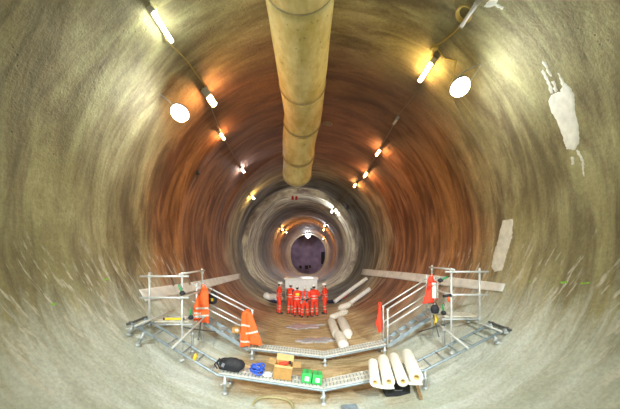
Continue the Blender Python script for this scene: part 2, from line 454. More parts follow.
# long white membrane lying along each side
def strip(name, top, bot, label):
    mb = MB(); n = 40; rows = 5; G = []
    def along(L_, t):
        s = t*(len(L_)-1); i = min(int(s), len(L_)-2); f = s-i
        return L_[i][0]*(1-f)+L_[i+1][0]*f, L_[i][1]*(1-f)+L_[i+1][1]*f
    for i in range(n+1):
        a = along(top, i/n); b_ = along(bot, i/n)
        for k in range(rows+1):
            f = k/rows; p = hit(a[0]*(1-f)+b_[0]*f, a[1]*(1-f)+b_[1]*f)
            e = .035+.02*noise.noise(p*1.7)
            G.append(p+inward(p)*e)
    w = rows+1
    N2 = len(G); G2 = [p-inward(p)*.02 for p in G]
    fs = []
    for i in range(n):
        for k in range(rows):
            q = (i*w+k, i*w+k+1, (i+1)*w+k+1, (i+1)*w+k); fs += [q, tuple(N2+j for j in q[::-1])]
    bd = [i*w for i in range(n+1)]+[n*w+k for k in range(1, w)]+[i*w+rows for i in range(n-1, -1, -1)]+[k for k in range(rows-1, 0, -1)]
    for i in range(len(bd)): a, b_ = bd[i], bd[(i+1) % len(bd)]; fs.append((a, b_, N2+b_, N2+a))
    mb.add(G+G2, fs, 0, True)
    one(mb, name, M['sheet'], label, 'sheeting', G[0], 'white sheeting along the tunnel sides')
strip('sheeting', [(138, 290), (160, 287), (190, 282.5), (240, 273.5)], [(145, 302), (165, 298), (192, 292), (240, 279)], 'long white sheeting laid along the tunnel side behind the left scaffold platform')
strip('sheeting', [(363, 269), (400, 272), (430, 275), (470, 279.5), (506, 284)], [(361, 275), (398, 279), (430, 284), (470, 289), (503, 292)], 'long white sheeting laid along the tunnel side behind the right scaffold platform')

# ------------------------------------------------------------------ ventilation duct
du = thing('ventilation_duct', 'large yellowish fabric ventilation duct hanging from the tunnel crown', 'duct', (-.2, 3, 8.6))
def duct_c(y):
    k = max(0, min(1, (y-10.2)/3.3))
    x = lerp_keys([(5, -.16), (10, -.17), (12, -.40), (13.5, -.52)], y)
    return Vector((x, y, CH+5.2-1.32*k**1.15))
def duct_run(y0, y1, r):
    mb = MB(); n = max(6, int((y1-y0)*5)); seg = 40; vs = []
    for i in range(n+1):
        y = y0+(y1-y0)*i/n; c = duct_c(y)
        for k in range(seg):
            a = 2*PI*k/seg
            q = r+.012*noise.noise((math.cos(a)*2, math.sin(a)*2, y*1.5))
            vs.append(c+Vector((math.sin(a)*q, 0, math.cos(a)*q)))
    N2 = len(vs)
    inn = [v+(Vector((duct_c(v.y).x, v.y, duct_c(v.y).z))-v)*.02 for v in vs]
    fs = [(i*seg+k, i*seg+(k+1) % seg, (i+1)*seg+(k+1) % seg, (i+1)*seg+k) for i in range(n) for k in range(seg)]
    fs += [tuple(N2+j for j in f[::-1]) for f in fs]
    fs += [(e*seg+k, e*seg+(k+1) % seg, N2+e*seg+(k+1) % seg, N2+e*seg+k) for e in (0, n) for k in range(seg)]
    mb.add(vs+inn, fs, 0, True); return mb
def duct_mat():
    m, N, L, b = new_mat('duct_fabric_stained'); g = N.new('ShaderNodeNewGeometry')
    n1 = noise_node(N, L, scaled(N, L, g.outputs['Position'], (1, .5, 1)), 2.6, 6, .7)
    n2 = noise_node(N, L, g.outputs['Position'], 9, 5, .6)
    c = mixc(N, L, rng(N, L, n1, .3, .7), (.60, .49, .15), (.84, .76, .38))
    c = mixc(N, L, rng(N, L, n2, .60, .74), c, (.32, .23, .10))
    L.new(c, b.inputs['Base Color']); b.inputs['Roughness'].default_value = .55
    bp = N.new('ShaderNodeBump'); bp.inputs['Strength'].default_value = .4; bp.inputs['Distance'].default_value = .03
    L.new(n1, bp.inputs['Height']); L.new(bp.outputs['Normal'], b.inputs['Normal']); return m
dm = duct_mat()
for (y0, y1, r) in ((-6, 5.25, .70), (5.27, 8.4, .69), (8.42, 10.6, .685), (10.62, 12.2, .68), (12.22, 13.4, .67)):
    duct_run(y0, y1, r).build('duct_section', dm, du)
for y in (5.26, 8.41, 10.61, 12.21, 13.38):
    mb = MB(); mb.ring(duct_c(y), .695, .022, (0, 1, -.2 if y > 10 else 0), 40); mb.build('duct_band', M['ductring'], du)
for y in (-2, 1.5, 5.26, 8.41, 10.61, 12.21, 13.38):
    mb = MB(); c = duct_c(y)
    top = 4.2+section(y)[4]-.02
    for q in (-.25, .25): mb = MB(); mb.tube(c+Vector((q, 0, .62)), Vector((c.x+q, y, top)), .008, 6); mb.build('hanger_wire', M['steel'], du)

# ------------------------------------------------------------------ lamps
def batten(px, py, length, mname, label, lit=True, group='batten lights along the tunnel', scale=1.0, twist=0.0):
    p = hit(px, py, .16*scale); n = inward(p)
    ax = Vector((0, 1, 0)); side = ax.cross(n).normalized()
    if twist: ax = Matrix.Rotation(twist, 3, n) @ ax; side = ax.cross(n).normalized()
    R = Matrix((ax, side, n)).transposed()
    t = thing('batten_light', label, 'light', p, 0, group)
    mb = MB(); mb.box(p-n*.075*scale, (length+.06, .09*scale, .05*scale), R, bev=.008); mb.build('housing', M['housing'], t)
    mb = MB(); mb.tube(p-ax*length/2, p+ax*length/2, .042*scale, 10); mb.build('tube', M[mname] if lit else M['white'], t)
    for s in (-1, 1):
        mb = MB(); mb.box(p+ax*s*(length/2+.02)-n*.03*scale, (.04, .10*scale, .12*scale), R, bev=.006); mb.build('end_cap', M['housing'], t)
    for s in (-1, 1): mb = MB(); mb.bar(p+ax*s*length*.3-n*.10*scale, p+ax*s*length*.3-n*.2*scale, .03, .012, up=tuple(ax)); mb.build('bracket', M['steel'], t)
    return p
left = [(157.5, 21, 0.75, 'tube_white', 'long white batten light highest on the left side of the tunnel'),
        (204, 91, .5, 'tube_warm', 'wide glowing orange batten light above the left work light'),
        (219, 133, .5, 'tube_warm', 'small orange batten light between the left work light and the duct'),
        (240.5, 168, .6, 'tube_cool', 'cool white batten light left of the duct end'),
        (251, 196, .9, 'tube_yellow', 'yellow batten light left of the duct, just before the pale ring'),
        (281, 228, 2.0, 'tube_far', 'pale batten light on the left, first one inside the pale ring'),
        (285, 231, 2.0, 'tube_far', 'orange batten light on the left, deepest inside the pale ring')]
right = [(430, 66, .75, 'tube_yellow', 'yellow batten light beside the right work light'),
         (381, 149, .65, 'tube_warm', 'first of three orange batten lights beyond the unlit one on the right'),
         (368, 172, .8, 'tube_warm', 'middle of three orange batten lights beyond the unlit one on the right'),
         (357, 183, .8, 'tube_warm', 'deepest of three orange batten lights before the pale ring on the right'),
         (334, 209, 1.4, 'tube_cool', 'small batten light set in the pale ring on the right'),
         (326, 224, 2.0, 'tube_cool', 'tiny cool batten light right of the far work light'),
         (325, 228.5, 2.0, 'tube_far', 'tiny orange batten light right of the far work light, the higher of two'),
         (324, 238, 2.4, 'tube_far', 'tiny orange batten light right of the far work light, the lower of two')]
LP = [batten(a, b_, c, d, e, scale=2.0 if b_ == 91 else 1.0 if b_ < 200 else 1.6) for a, b_, c, d, e in left]
RP = [batten(a, b_, c, d, e, scale=1.2 if b_ < 200 else 1.6) for a, b_, c, d, e in right]
RU = batten(398, 118, .34, 'tube_white', 'short unlit batten light on the right side of the tunnel', False)
RT = batten(473.5, 9, .5, 'tube_white', 'unlit white batten light highest on the right beside the coiled cable', False)
# the two strings of lamps go on behind the camera
for (x_, y_) in ((-1, 2.2), (-1, -2.5), (1, 1.5), (1, -3.5), (-1, -7), (1, -8)):
    ph = x_*math.radians(41); p = tunnel_pt(ph, y_, .16, False); n = inward(p)
    t = thing('batten_light', 'batten light of the lamp strings behind the viewpoint', 'light', p, 0, 'batten lights behind the viewpoint')
    mb = MB(); mb.tube(p-Vector((0, .6, 0)), p+Vector((0, .6, 0)), .042, 8); mb.build('tube', M['tube_white'], t)
    side = Vector((0, 1, 0)).cross(n).normalized()
    mb = MB(); mb.box(p-n*.08, (1.3, .09, .05), Matrix((Vector((0, 1, 0)), side, n)).transposed()); mb.build('housing', M['housing'], t)

def flood(px, py, pull, r, aim, mname, label, p=None):
    p = p or hit(px, py, pull); aim = Vector(aim).normalized()
    t = thing('work_light', label, 'light', p, 0, 'round work lights')
    mb = MB(); u = aim.orthogonal().normalized(); w = aim.cross(u)
    seg = 28; vs = []
    for j in range(5):
        q = PI/2*j/4; rr = r*math.cos(q)*1.0; dd = aim*(r*.9*math.sin(q))
        for k in range(seg): a = 2*PI*k/seg; vs.append(p+(u*math.cos(a)+w*math.sin(a))*max(rr, .002)+dd)
    mb.add(vs, [(j*seg+k, j*seg+(k+1) % seg, (j+1)*seg+(k+1) % seg, (j+1)*seg+k) for j in range(4) for k in range(seg)], 0, True)
    mb.build('diffuser', M[mname], t)
    mb = MB(); mb.path([p, p-aim*.04, p-aim*.13, p-aim*.16], [r*1.07, r*1.08, r*.75, r*.3], 28); mb.build('housing', M['darkhousing'], t)
    mb = MB(); n = inward(p); pull = 0; q = p-aim*.1
    while inside(q-n*pull) and pull < 3: pull += .02
    mb.path([p-u*r*1.0-aim*.06, p-u*r*.9-n*(min(.5, pull)*.5)-aim*.1, q-n*(pull+.02), p+u*r*.9-n*(min(.5, pull)*.5)-aim*.1, p+u*r*1.0-aim*.06], .014, 6); mb.build('bracket', M['steel'], t)
    return p
FL = flood(180, 113, 0, 0.21, (-.05, -.7, -1), 'flood', 'dazzling round white work light on the left side of the tunnel', P(180, 113, hit(180, 113).y*.87))
FR = flood(460, 87, 0, 0.20, (.05, -.7, -1), 'flood', 'dazzling round white work light on the right side of the tunnel', P(460, 87, hit(460, 87).y*.87))
FF = flood(308, 235.5, .6, .62, (0, -1, -.18), 'farflood', 'dazzling round work light at the far crown of the tunnel', P(308, 235.5, 77))
# two more of them stand behind the camera and light the scaffold from the front
for x_ in (-2.9, 3.3):
    lp_ = Vector((x_, -2.6, 6.6)); aim_ = Vector((.2, 13, .4))-lp_
    flood(0, 0, .5, .3, aim_, 'flood_back', 'round work light behind the viewpoint', lp_)
    ld = bpy.data.lights.new('flood_beam', 'SPOT'); ld.energy = 5600; ld.color = (.97, 1, .97); ld.spot_size = math.radians(56); ld.spot_blend = 1.0; ld.shadow_soft_size = .2
    lo_ = link('flood_beam', ld, bpy.data.objects[max(o.name for o in bpy.data.objects if o.name.startswith('work_light'))])
    lo_.location = aim_.normalized()*.5; lo_.rotation_euler = aim_.to_track_quat('-Z', 'Y').to_euler()

def cable(pts, r, m, label, sag=.0, loc=None):
    mb = MB(); out = []
    for a, b_ in zip(pts, pts[1:]):
        for k in range(10):
            t = k/10; q = a.lerp(b_, t); q = q-Vector((0, 0, sag*4*t*(1-t))); q = q+Vector((noise.noise(q*1.3), 0, noise.noise(q*1.3+Vector((5, 0, 0)))))*.02; out.append(q)
    out.append(pts[-1]); mb.path(out, r, 6)
    return one(mb, 'power_cable', m, label, 'cable', out[0], 'lighting cables')
cable([hit(153, 2, .06), hit(164, 38, .06), hit(187, 60, .05), hit(204, 86, .08)], .014, M['cable'], 'thin yellow cable linking the first two batten lights on the left')
cable([hit(207, 97, .06), hit(219, 128, .06), hit(238, 163, .06), hit(250, 192, .06)], .012, M['greycable'], 'thin cable linking the left batten lights beside the duct', .05)
cable([hit(467, 18, .06), hit(452, 34, .05), hit(437, 44, .05), hit(432, 58, .07)], .020, M['cable'], 'yellow cable running from the coil down to the right yellow batten light', .02)
cable([hit(438, 46, .06), hit(446, 57, .05), hit(457, 60, .05), hit(460, 76, .3)], .016, M['cable'], 'yellow cable branching to the right work light')
cable([hit(427, 77, .05), hit(399, 114, .05), hit(384, 142, .06), hit(369, 168, .06), hit(356, 182, .06), hit(336, 207, .06)], .012, M['greycable'], 'grey cable linking the right batten lights into the distance', .04)
cable([hit(455, 100, .04), hit(466, 122, .03), hit(478, 140, .03), hit(482, 152, .03)], .012, M['greycable'], 'grey cable straggling down the wall below the right work light')
p = hit(467, 10, .07); mb = MB()
for k in range(4): mb.ring(p+inward(p)*.015*k, .13+.012*k, .014, inward(p), 20)
one(mb, 'cable_coil', M['cable'], 'coil of yellow cable hung beside the unlit batten light at top right', 'cable', p)
p = hit(436, 45, .07); mb = MB()
mb.box(p, (.16, .12, .1), bev=.01); mb.ring(p+Vector((.02, -.05, .08)), .06, .012, (0, 1, 0), 14)
one(mb, 'junction_box', M['cable'], 'small knotted yellow cable junction above the right yellow batten light', 'junction box', p)
p = hit(328, 123, .03); mb = MB(); n = inward(p)
mb.ring(p, .19, .022, n, 24); mb.ring(p, .09, .018, n, 18); mb.tube(p-n*.06, p+n*.05, .03, 10)
one(mb, 'ceiling_anchor', M['greycable'], 'round ring-shaped anchor on the crown right of the duct', 'anchor', p)
for px in (292.2, 296.2):
    p = hit(px, 195.5, .25); mb = MB(); mb.box(p, (.22, .04, .36), bev=.01); mb.tube(p+Vector((0, 0, .17)), p+Vector((0, 0, .5)), .012, 6)
    one(mb, 'marker_plate', M['redpaint'], 'small red plate hung at the top of the pale ring, ' + ('nearer the left wall' if px < 294 else 'nearer the right wall'), 'marker', p, 'red plates at the pale ring')
p = hit(348, 206, .05); mb = MB(); mb.box(p, (.22, .1, .5), bev=.02); mb.tube(p+Vector((0, 0, .2)), p+Vector((.1, 0, .5)), .03, 6)
one(mb, 'bracket', M['darkhousing'], 'small dark bracket on the right wall before the pale ring', 'bracket', p)
p = hit(196, 172, .05); mb = MB(); mb.box(p, (.16, .2, .12), bev=.02); mb.tube(p, p+Vector((.1, 0, .2)), .02, 6); mb.tube(p, p+Vector((-.05, .1, -.2)), .015, 6)
one(mb, 'bracket', M['darkhousing'], 'small dark bracket on the left wall below the orange batten light', 'bracket', p)

# ------------------------------------------------------------------ scaffold walkways
TR = .026
def coupler(mb, p, s=.05, mi=0): mb.box(p, (s*1.3, s*1.3, s*1.5), Matrix.Rotation(random.random()*3, 3, 'Z'), mi, .008)
def jack_leg(top, foot, parent):
    t = mbp = MB(); top = Vector(top); foot = Vector(foot); d = (foot-top).normalized()
    mb = MB(); mb.tube(top, foot, .032, 10)
    m_ = top.lerp(foot, .45); mb.tube(m_-d*.05, m_+d*.05, .05, 10)
    q = m_; sd = d.orthogonal().normalized(); mb.tube(q-sd*.11, q+sd*.11, .013, 6)
    mb.path([foot-d*.05, foot-d*.015, foot], [.04, .07, .075], 10)
    return mb.build('leg', M['steel'], parent)
def deck_plank(a, b_, y0, y1, parent, mname='tread'):
    "perforated steel deck between two points of the frame: side channels, cross ribs, pan"
    a = Vector(a); b_ = Vector(b_); d = (b_-a); l = d.length; x = d/l; z = Vector((0, 0, 1))-x*x.z; z.normalize()
    mb = MB(); ym = (y0+y1)/2
    A = Vector((a.x, ym, a.z)); B = Vector((b_.x, ym, b_.z))
    mb.bar(A+z*.035, B+z*.035, y1-y0-.02, .012, 1)
    for yy in (y0+.015, ym-.008, ym+.008, y1-.015):
        A2 = Vector((a.x, yy, a.z)); B2 = Vector((b_.x, yy, b_.z)); mb.bar(A2+z*.03, B2+z*.03, .012, .05, 0)
    n = int(l/.085)
    for k in range(n):
        c = A.lerp(B, (k+.5)/n)+z*.047
        for (u0, u1) in ((y0+.03, ym-.02), (ym+.02, y1-.03)):
            mb.bar(Vector((c.x, u0, c.z)), Vector((c.x, u1, c.z)), .062, .012, 0)
    return mb.build('deck', [M['tread'], M['bluesteel']], parent)

# nearer walkway
Y0, Y1 = 6.5, 7.02
near = [(-4.12, 1.88), (-2.09, .67), (.36, .31), (2.72, .79), (4.62, 1.75)]
nw = thing('scaffold_walkway', 'nearer steel walkway with open ladder-like ends, carrying the cardboard box and white rolls', 'walkway', (.36, 6.76, floor_z(.36, 6.76)), 0, 'steel walkways across the invert')
def chord(pts, y, parent, seg=((0, 4),)):
    mb = MB(); mb.path([(x, y, z) for x, z in pts], .03, 10); mb.build('chord', M['bluesteel'], parent)
for y in (Y0, Y1): chord(near, y, nw)
for a, b_ in ((0, 1), (3, 4)):
    A = Vector((near[a][0], 0, near[a][1])); B = Vector((near[b_][0], 0, near[b_][1]))
    for k in range(6):
        q = A.lerp(B, (k+.5)/6); mb = MB(); mb.tube((q.x, Y0, q.z), (q.x, Y1, q.z), .019, 8); mb.build('rung', M['bluesteel'], nw)
for i in (1, 2):
    deck_plank((near[i][0], 0, near[i][1]), (near[i+1][0], 0, near[i+1][1]), Y0+.03, Y1-.03, nw)
for i in (1, 2, 3):
    x, z = near[i]; x += .16 if i == 1 else 0
    for y in (Y0, Y1):
        jack_leg((x, y, z+.0), (x, y, floor_z(x, y)+.0), nw)
for i, s in ((0, -1), (4, 1)):
    for y in (Y0, Y1):
        for k, f in enumerate((.03, .16)):
            j = 1 if i == 0 else 3
            x = near[i][0]*(1-f)+near[j][0]*f; z = near[i][1]*(1-f)+near[j][1]*f
            if k and y == Y1: continue
            p = Vector((x, y, z)); q = p.copy()
            d = Vector((s*.42, 0, -.9))
            while inside(q): q += d*.01
            jack_leg(p, q-d*.02, nw)
    mb = MB(); x, z = near[i]; mb.tube((x, Y0-.12, z), (x, Y1+.12, z), .03, 10); coupler(mb, (x, Y0, z)); coupler(mb, (x, Y1, z)); mb.build('end_tube', M['darksteel'], nw)

# farther walkway
Z0, Z1 = 8.75, 9.27
far = [(-1.81, .50), (.53, .24), (2.46, .62)]
fw = thing('scaffold_walkway', 'farther steel walkway between the two short flights of steps, in front of the workers', 'walkway', (.53, 9, floor_z(.53, 9)), 0, 'steel walkways across the invert')
for y in (Z0, Z1): chord(far, y, fw)
for i in (0, 1):
    deck_plank((far[i][0], 0, far[i][1]), (far[i+1][0], 0, far[i+1][1]), Z0+.03, Z1-.03, fw)
for x, z in far:
    for y in (Z0, Z1): jack_leg((x+(.06 if x < 0 else -.06 if x > 2 else 0), y, z), (x+(.06 if x < 0 else -.06 if x > 2 else 0), y, floor_z(x, y)), fw)

# steps up to the platforms, with handrails
def steps(bx, bz, tx, tz, rail_b, rail_t, label):
    t = thing('staircase', label, 'steps', (bx, 9, bz), 0, 'steel steps up to the platforms')
    s = 1 if tx > bx else -1
    bx += s*.05
    for y in (Z0, Z1):
        mb = MB(); mb.bar((bx, y, bz), (tx, y, tz), .04, .11); mb.build('stringer', M['bluesteel'], t)
        mb = MB()
        for (x, zb, zt) in ((bx-s*.02, bz-.05, rail_b), ):
            mb.tube((x, y, zb), (x, y, zt+.04), TR, 10)
        coupler(mb, (bx-s*.02, y, rail_b)); coupler(mb, (bx-s*.02, y, rail_b-.52)); mb.build('post', M['alu'], t)
        mb = MB(); xt = tx-s*.12
        mb.tube((xt, y, tz-.1), (xt, y, rail_t+.05), TR, 10); coupler(mb, (xt, y, rail_t-.05)); mb.build('post', M['alu'], t)
        for dz, nm in ((0, 'handrail'), (-.53, 'mid_rail')):
            mb = MB(); mb.tube((bx-s*.06, y, rail_b+dz), (tx+s*.02, y, rail_t+dz), .024, 10); mb.build(nm, M['alu'], t)
    n = 5
    for k in range(n):
        f = (k+.6)/n; x = bx+(tx-bx)*f; z = bz+(tz-bz)*f+.03
        mb = MB(); mb.box((x, (Z0+Z1)/2, z), (.24, Z1-Z0-.03, .025))
        mb.box((x-s*.115, (Z0+Z1)/2, z-.02), (.012, Z1-Z0-.03, .05))
        for q in (-.06, 0, .06): mb.box((x+q, (Z0+Z1)/2, z+.016), (.02, Z1-Z0-.06, .01))
        mb.build('tread', M['steel'], t)
    return t
steps(-1.81, .50, -3.6, 1.55, 1.62, 2.55, 'steel steps with white handrails rising to the left platform, hung with orange jackets')
steps(2.46, .62, 4.05, 1.66, 1.75, 2.76, 'steel steps with white handrails rising to the right platform')

# platforms on the tunnel sides
def platform(side, label):
    s = side
    if s < 0: xo, xi, yp, zt, hA, hM = -4.03, -3.2, 7.12, 1.72, 2.92, 2.38
    else: xo, xi, yp, zt, hA, hM = 4.50, 3.76, 7.35, 1.80, 3.02, 2.42
    t = thing('scaffold_platform', label, 'scaffold', (xi, 7.6, floor_z(xi, 7.6)), 0, 'scaffold platforms at the tunnel sides')
    fx = floor_z(xi, yp)
    for x, zb in ((xo, zt-.1), (xi, fx)):
        mb = MB(); mb.tube((x, yp, zb), (x, yp, hA+.10), TR, 10)
        for z in (zt, hM, hA): coupler(mb, (x, yp, z))
        if zb == fx: mb.path([(x, yp, fx+.05), (x, yp, fx+.01), (x, yp, fx)], [.03, .08, .08], 10)
        mb.build('post', M['alu'], t)
    # post at the back by the steps
    xb = xi+s*.05; yb = 8.6; fb = floor_z(xb, yb)
    mb = MB(); mb.tube((xb, yb, fb), (xb, yb, hA+.12), TR, 10); mb.path([(xb, yb, fb+.05), (xb, yb, fb)], [.03, .08], 10)
    for z in (zt, hA): coupler(mb, (xb, yb, z))
    mb.build('post', M['alu'], t)
    for z, nm in ((hA, 'guard_rail'), (hM, 'guard_rail')):
        mb = MB(); mb.tube((xo+s*.22, yp-.03, z), (xi-s*.18, yp-.03, z), TR, 10); mb.build(nm, M['alu'], t)
    for z in (hA+.06, hM):
        mb = MB(); mb.tube((xi, yp-.15, z), (xb, yb+.2, z), TR, 10); mb.build('side_rail', M['alu'], t)
    # ties from the nearer walkway back to the steps
    lad = near[0:2] if s < 0 else near[3:5]
    def lz(x): (x0, z0), (x1, z1) = lad; return z0+(z1-z0)*(x-x0)/(x1-x0)
    for x in (xo-s*.08, xi-s*.10):
        mb = MB(); mb.tube((x, Y0-.1, lz(x)+.06), (x, 8.75 if x != xo-s*.08 else 8.2, max(lz(x), 1.6)+.05), TR, 10)
        mb.build('tie_tube', M['alu'], t)
    for yy in (yp+.02, 8.0):
        mb = MB(); mb.tube((xo, yy, zt-.03), (xi-s*.25, yy, zt-.03), TR, 10); mb.build('ledger', M['steel'], t)
    # one narrow plank of deck
    mb = MB(); mb.box(((xo+xi)/2, yp+.2, zt+.022), (abs(xo-xi)+.25, .23, .04), bev=.006); mb.build('deck_plank', M['plank'], t)
    mb = MB(); mb.box(((xo+xi)/2, yp+.45, zt+.022), (abs(xo-xi)+.1, .23, .04), bev=.006); mb.build('deck_plank', M['plank'], t)
    # braces and couplers below
    mb = MB(); mb.tube((xi, yp, zt-.1), (xi-s*.35, 8.6, 1.1), .02, 8); mb.build('brace', M['darksteel'], t)
    mb = MB(); mb.tube((xb, yb, zt), (xi-s*.3, 7.4, zt-.5), .02, 8); mb.build('brace', M['darksteel'], t)
    # base jacks spread on the slope
    for x, y in ((xo+s*-.05, 7.9), (xi, 7.75)):
        p = Vector((x, y, zt-.03)); q = p.copy(); d = Vector((s*.3, 0, -.95)) if x != xi else Vector((0, 0, -1))
        while inside(q): q += d*.01
        jack_leg(p, q-d*.02, t)
platform(-1, 'left scaffold platform with guard rails standing against the tunnel side')
platform(1, 'right scaffold platform with guard rails standing against the tunnel side')

# ------------------------------------------------------------------ things on the nearer walkway
def deck_z(x):
    for (x0, z0), (x1, z1) in zip(near, near[1:]):
        if x0 <= x <= x1: return z0+(z1-z0)*(x-x0)/(x1-x0)+.056
YM = (Y0+Y1)/2
# black holdall
x0 = -1.86; zb = deck_z(x0)
bg = thing('holdall', 'black fabric holdall slumped on the left end of the nearer walkway', 'bag', (x0, YM-.02, zb+.012)); bg.rotation_euler = (0, .147, 0)
mb = MB(); c = Vector((x0, YM-.02, zb))
mb.ell(c+Vector((0, 0, .14)), (.29, .17, .14)); mb.ell(c+Vector((.16, 0, .13)), (.17, .17, .13)); mb.ell(c+Vector((-.18, .02, .13)), (.13, .15, .12)); mb.ell(c+Vector((.02, -.02, .2)), (.2, .12, .1))
mb.box(c+Vector((0, 0, .05)), (.46, .28, .08))
me = voxel(mb, .018, 5)
for v in me.vertices: v.co = v.co-c+Vector((0, 0, .02*noise.noise(v.co*9)))
zm = min(v.co.z for v in me.vertices)
for v in me.vertices: v.co.z -= zm
me.materials.append(M['black']); link('body', me, bg)
mb = MB(); mb.path([c+Vector((-.22, -.16, .06)), c+Vector((-.30, -.17, .20)), c+Vector((-.22, -.16, .30)), c+Vector((-.1, -.14, .25))], .016, 6); mb.path([c+Vector((-.3, -.08, .02)), c+Vector((-.38, -.1, .12)), c+Vector((-.28, -.05, .26))], .016, 6); mb.build('strap', M['black'], bg)
mb = MB(); mb.box(c+Vector((-.16, -.16, .16)), (.07, .01, .09), Matrix.Rotation(.3, 3, 'Y')); mb.build('tag', M['grey'], bg)
# blue hose
x0 = -1.24; zb = deck_z(x0); mb = MB(); pts = []
for k in range(120):
    a = k*.42; r = .11+.035*math.sin(k*.61)
    pts.append((x0+r*1.2*math.cos(a), YM-.04+r*math.sin(a), zb+.055+.17*k/120+.03*math.sin(k*.9)))
mb.path(pts, .019, 8)
one(mb, 'hose_bundle', M['blue'], 'bundle of bright blue hose between the black holdall and the cardboard box', 'hose', (x0, YM, zb)).rotation_euler = (0, .147, 0)
x0 = -.98; zb = deck_z(x0); mb = MB(); pts = []
for k in range(50):
    a = k*.5; pts.append((x0+(.09+.03*math.sin(k*.7))*math.cos(a), YM-.08+.08*math.sin(a), zb+.02+.05*k/50))
mb.path(pts, .012, 6); one(mb, 'cord_bundle', M['label'], 'small white bundle of cord beside the blue hose', 'cord', (x0, YM, zb)).rotation_euler = (0, .147, 0)
# cardboard box
x0 = -.62; zb = deck_z(x0)+.015; w, d, h = .42, .32, .33
bx = thing('cardboard_box', 'open brown cardboard box with raised flaps on the nearer walkway', 'box', (x0, YM, zb))
SL = -math.atan((near[2][1]-near[1][1])/(near[2][0]-near[1][0])); bx.rotation_euler = (0, -abs(SL)*-1, 0)
c = Vector((x0, YM, zb)); mb = MB(); th = .008
mb.box(c+Vector((0, 0, th/2)), (w, d, th)); mb.box(c+Vector((0, -d/2, h/2)), (w, th, h)); mb.box(c+Vector((0, d/2, h/2)), (w, th, h)); mb.box(c+Vector((-w/2, 0, h/2)), (th, d, h)); mb.box(c+Vector((w/2, 0, h/2)), (th, d, h))
mb.build('body', M['card'], bx)
def flap(a, b_, out, ang, ln):
    a = Vector(a); b_ = Vector(b_); o = Vector(out); q = o*math.cos(ang)*ln+Vector((0, 0, math.sin(ang)*ln))
    n = (b_-a).cross(q).normalized()*.004
    vs = [a+n, b_+n, b_+q+n, a+q+n, a-n, b_-n, b_+q-n, a+q-n]
    mb = MB(); mb.add(vs, [(0, 1, 2, 3), (7, 6, 5, 4), (0, 4, 5, 1), (1, 5, 6, 2), (2, 6, 7, 3), (3, 7, 4, 0)]); mb.build('flap', M['cardin'], bx)
flap(c+Vector((-w/2, -d/2, h)), c+Vector((-w/2, d/2, h)), (-1, 0, 0), .15, .17)
flap(c+Vector((w/2, -d/2, h)), c+Vector((w/2, d/2, h)), (1, 0, 0), .05, .19)
flap(c+Vector((-w/2, -d/2, h)), c+Vector((w/2, -d/2, h)), (0, -1, 0), -.9, .06)
flap(c+Vector((-w/2, d/2, h)), c+Vector((w/2, d/2, h)), (0, 1, 0), 1.1, .15)
q = c+Vector((.05, .02, h-.03)); bt = thing('bottle', 'red bottle with a dark cap lying in the cardboard box', 'bottle', q)
mb = MB(); mb.path([q+Vector((-.14, 0, 0)), q+Vector((-.12, 0, 0)), q+Vector((.06, 0, .02)), q+Vector((.10, 0, .025))], [.03, .045, .045, .025], 12); mb.build('body', M['red'], bt)
mb = MB(); mb.path([q+Vector((.10, 0, .025)), q+Vector((.16, 0, .03)), q+Vector((.17, 0, .03))], [.04, .04, .02], 12); mb.build('cap', M['black'], bt)
# support for the bottle: paper packing
mb = MB(); mb.box(c+Vector((0, 0, .13)), (w-.03, d-.03, .23)); one(mb, 'packing', M['cardin'], 'brown packing filling the open cardboard box', 'packing', (c.x, c.y, c.z+.01))
# green cartons
for x0, lab in ((-.05, 'green carton next to the cardboard box, the left one of the pair'), (.20, 'green carton over the walkway middle leg, the right one of the pair')):
    zb = deck_z(x0)+.008; t = thing('carton', lab, 'carton', (x0, YM-.03, zb), 0, 'green cartons on the walkway'); t.rotation_euler = (0, abs(SL), 0)
    mb = MB(); mb.box((x0, YM-.03, zb+.12), (.235, .26, .23), bev=.012); mb.build('body', M['green'], t)
    mb = MB(); mb.box((x0+.01, YM-.03-.132, zb+.11), (.10, .004, .10)); mb.build('sticker', M['label'], t)
    mb = MB(); mb.box((x0, YM-.03, zb+.236), (.05, .25, .003)); mb.build('tape', M['greenp'], t)
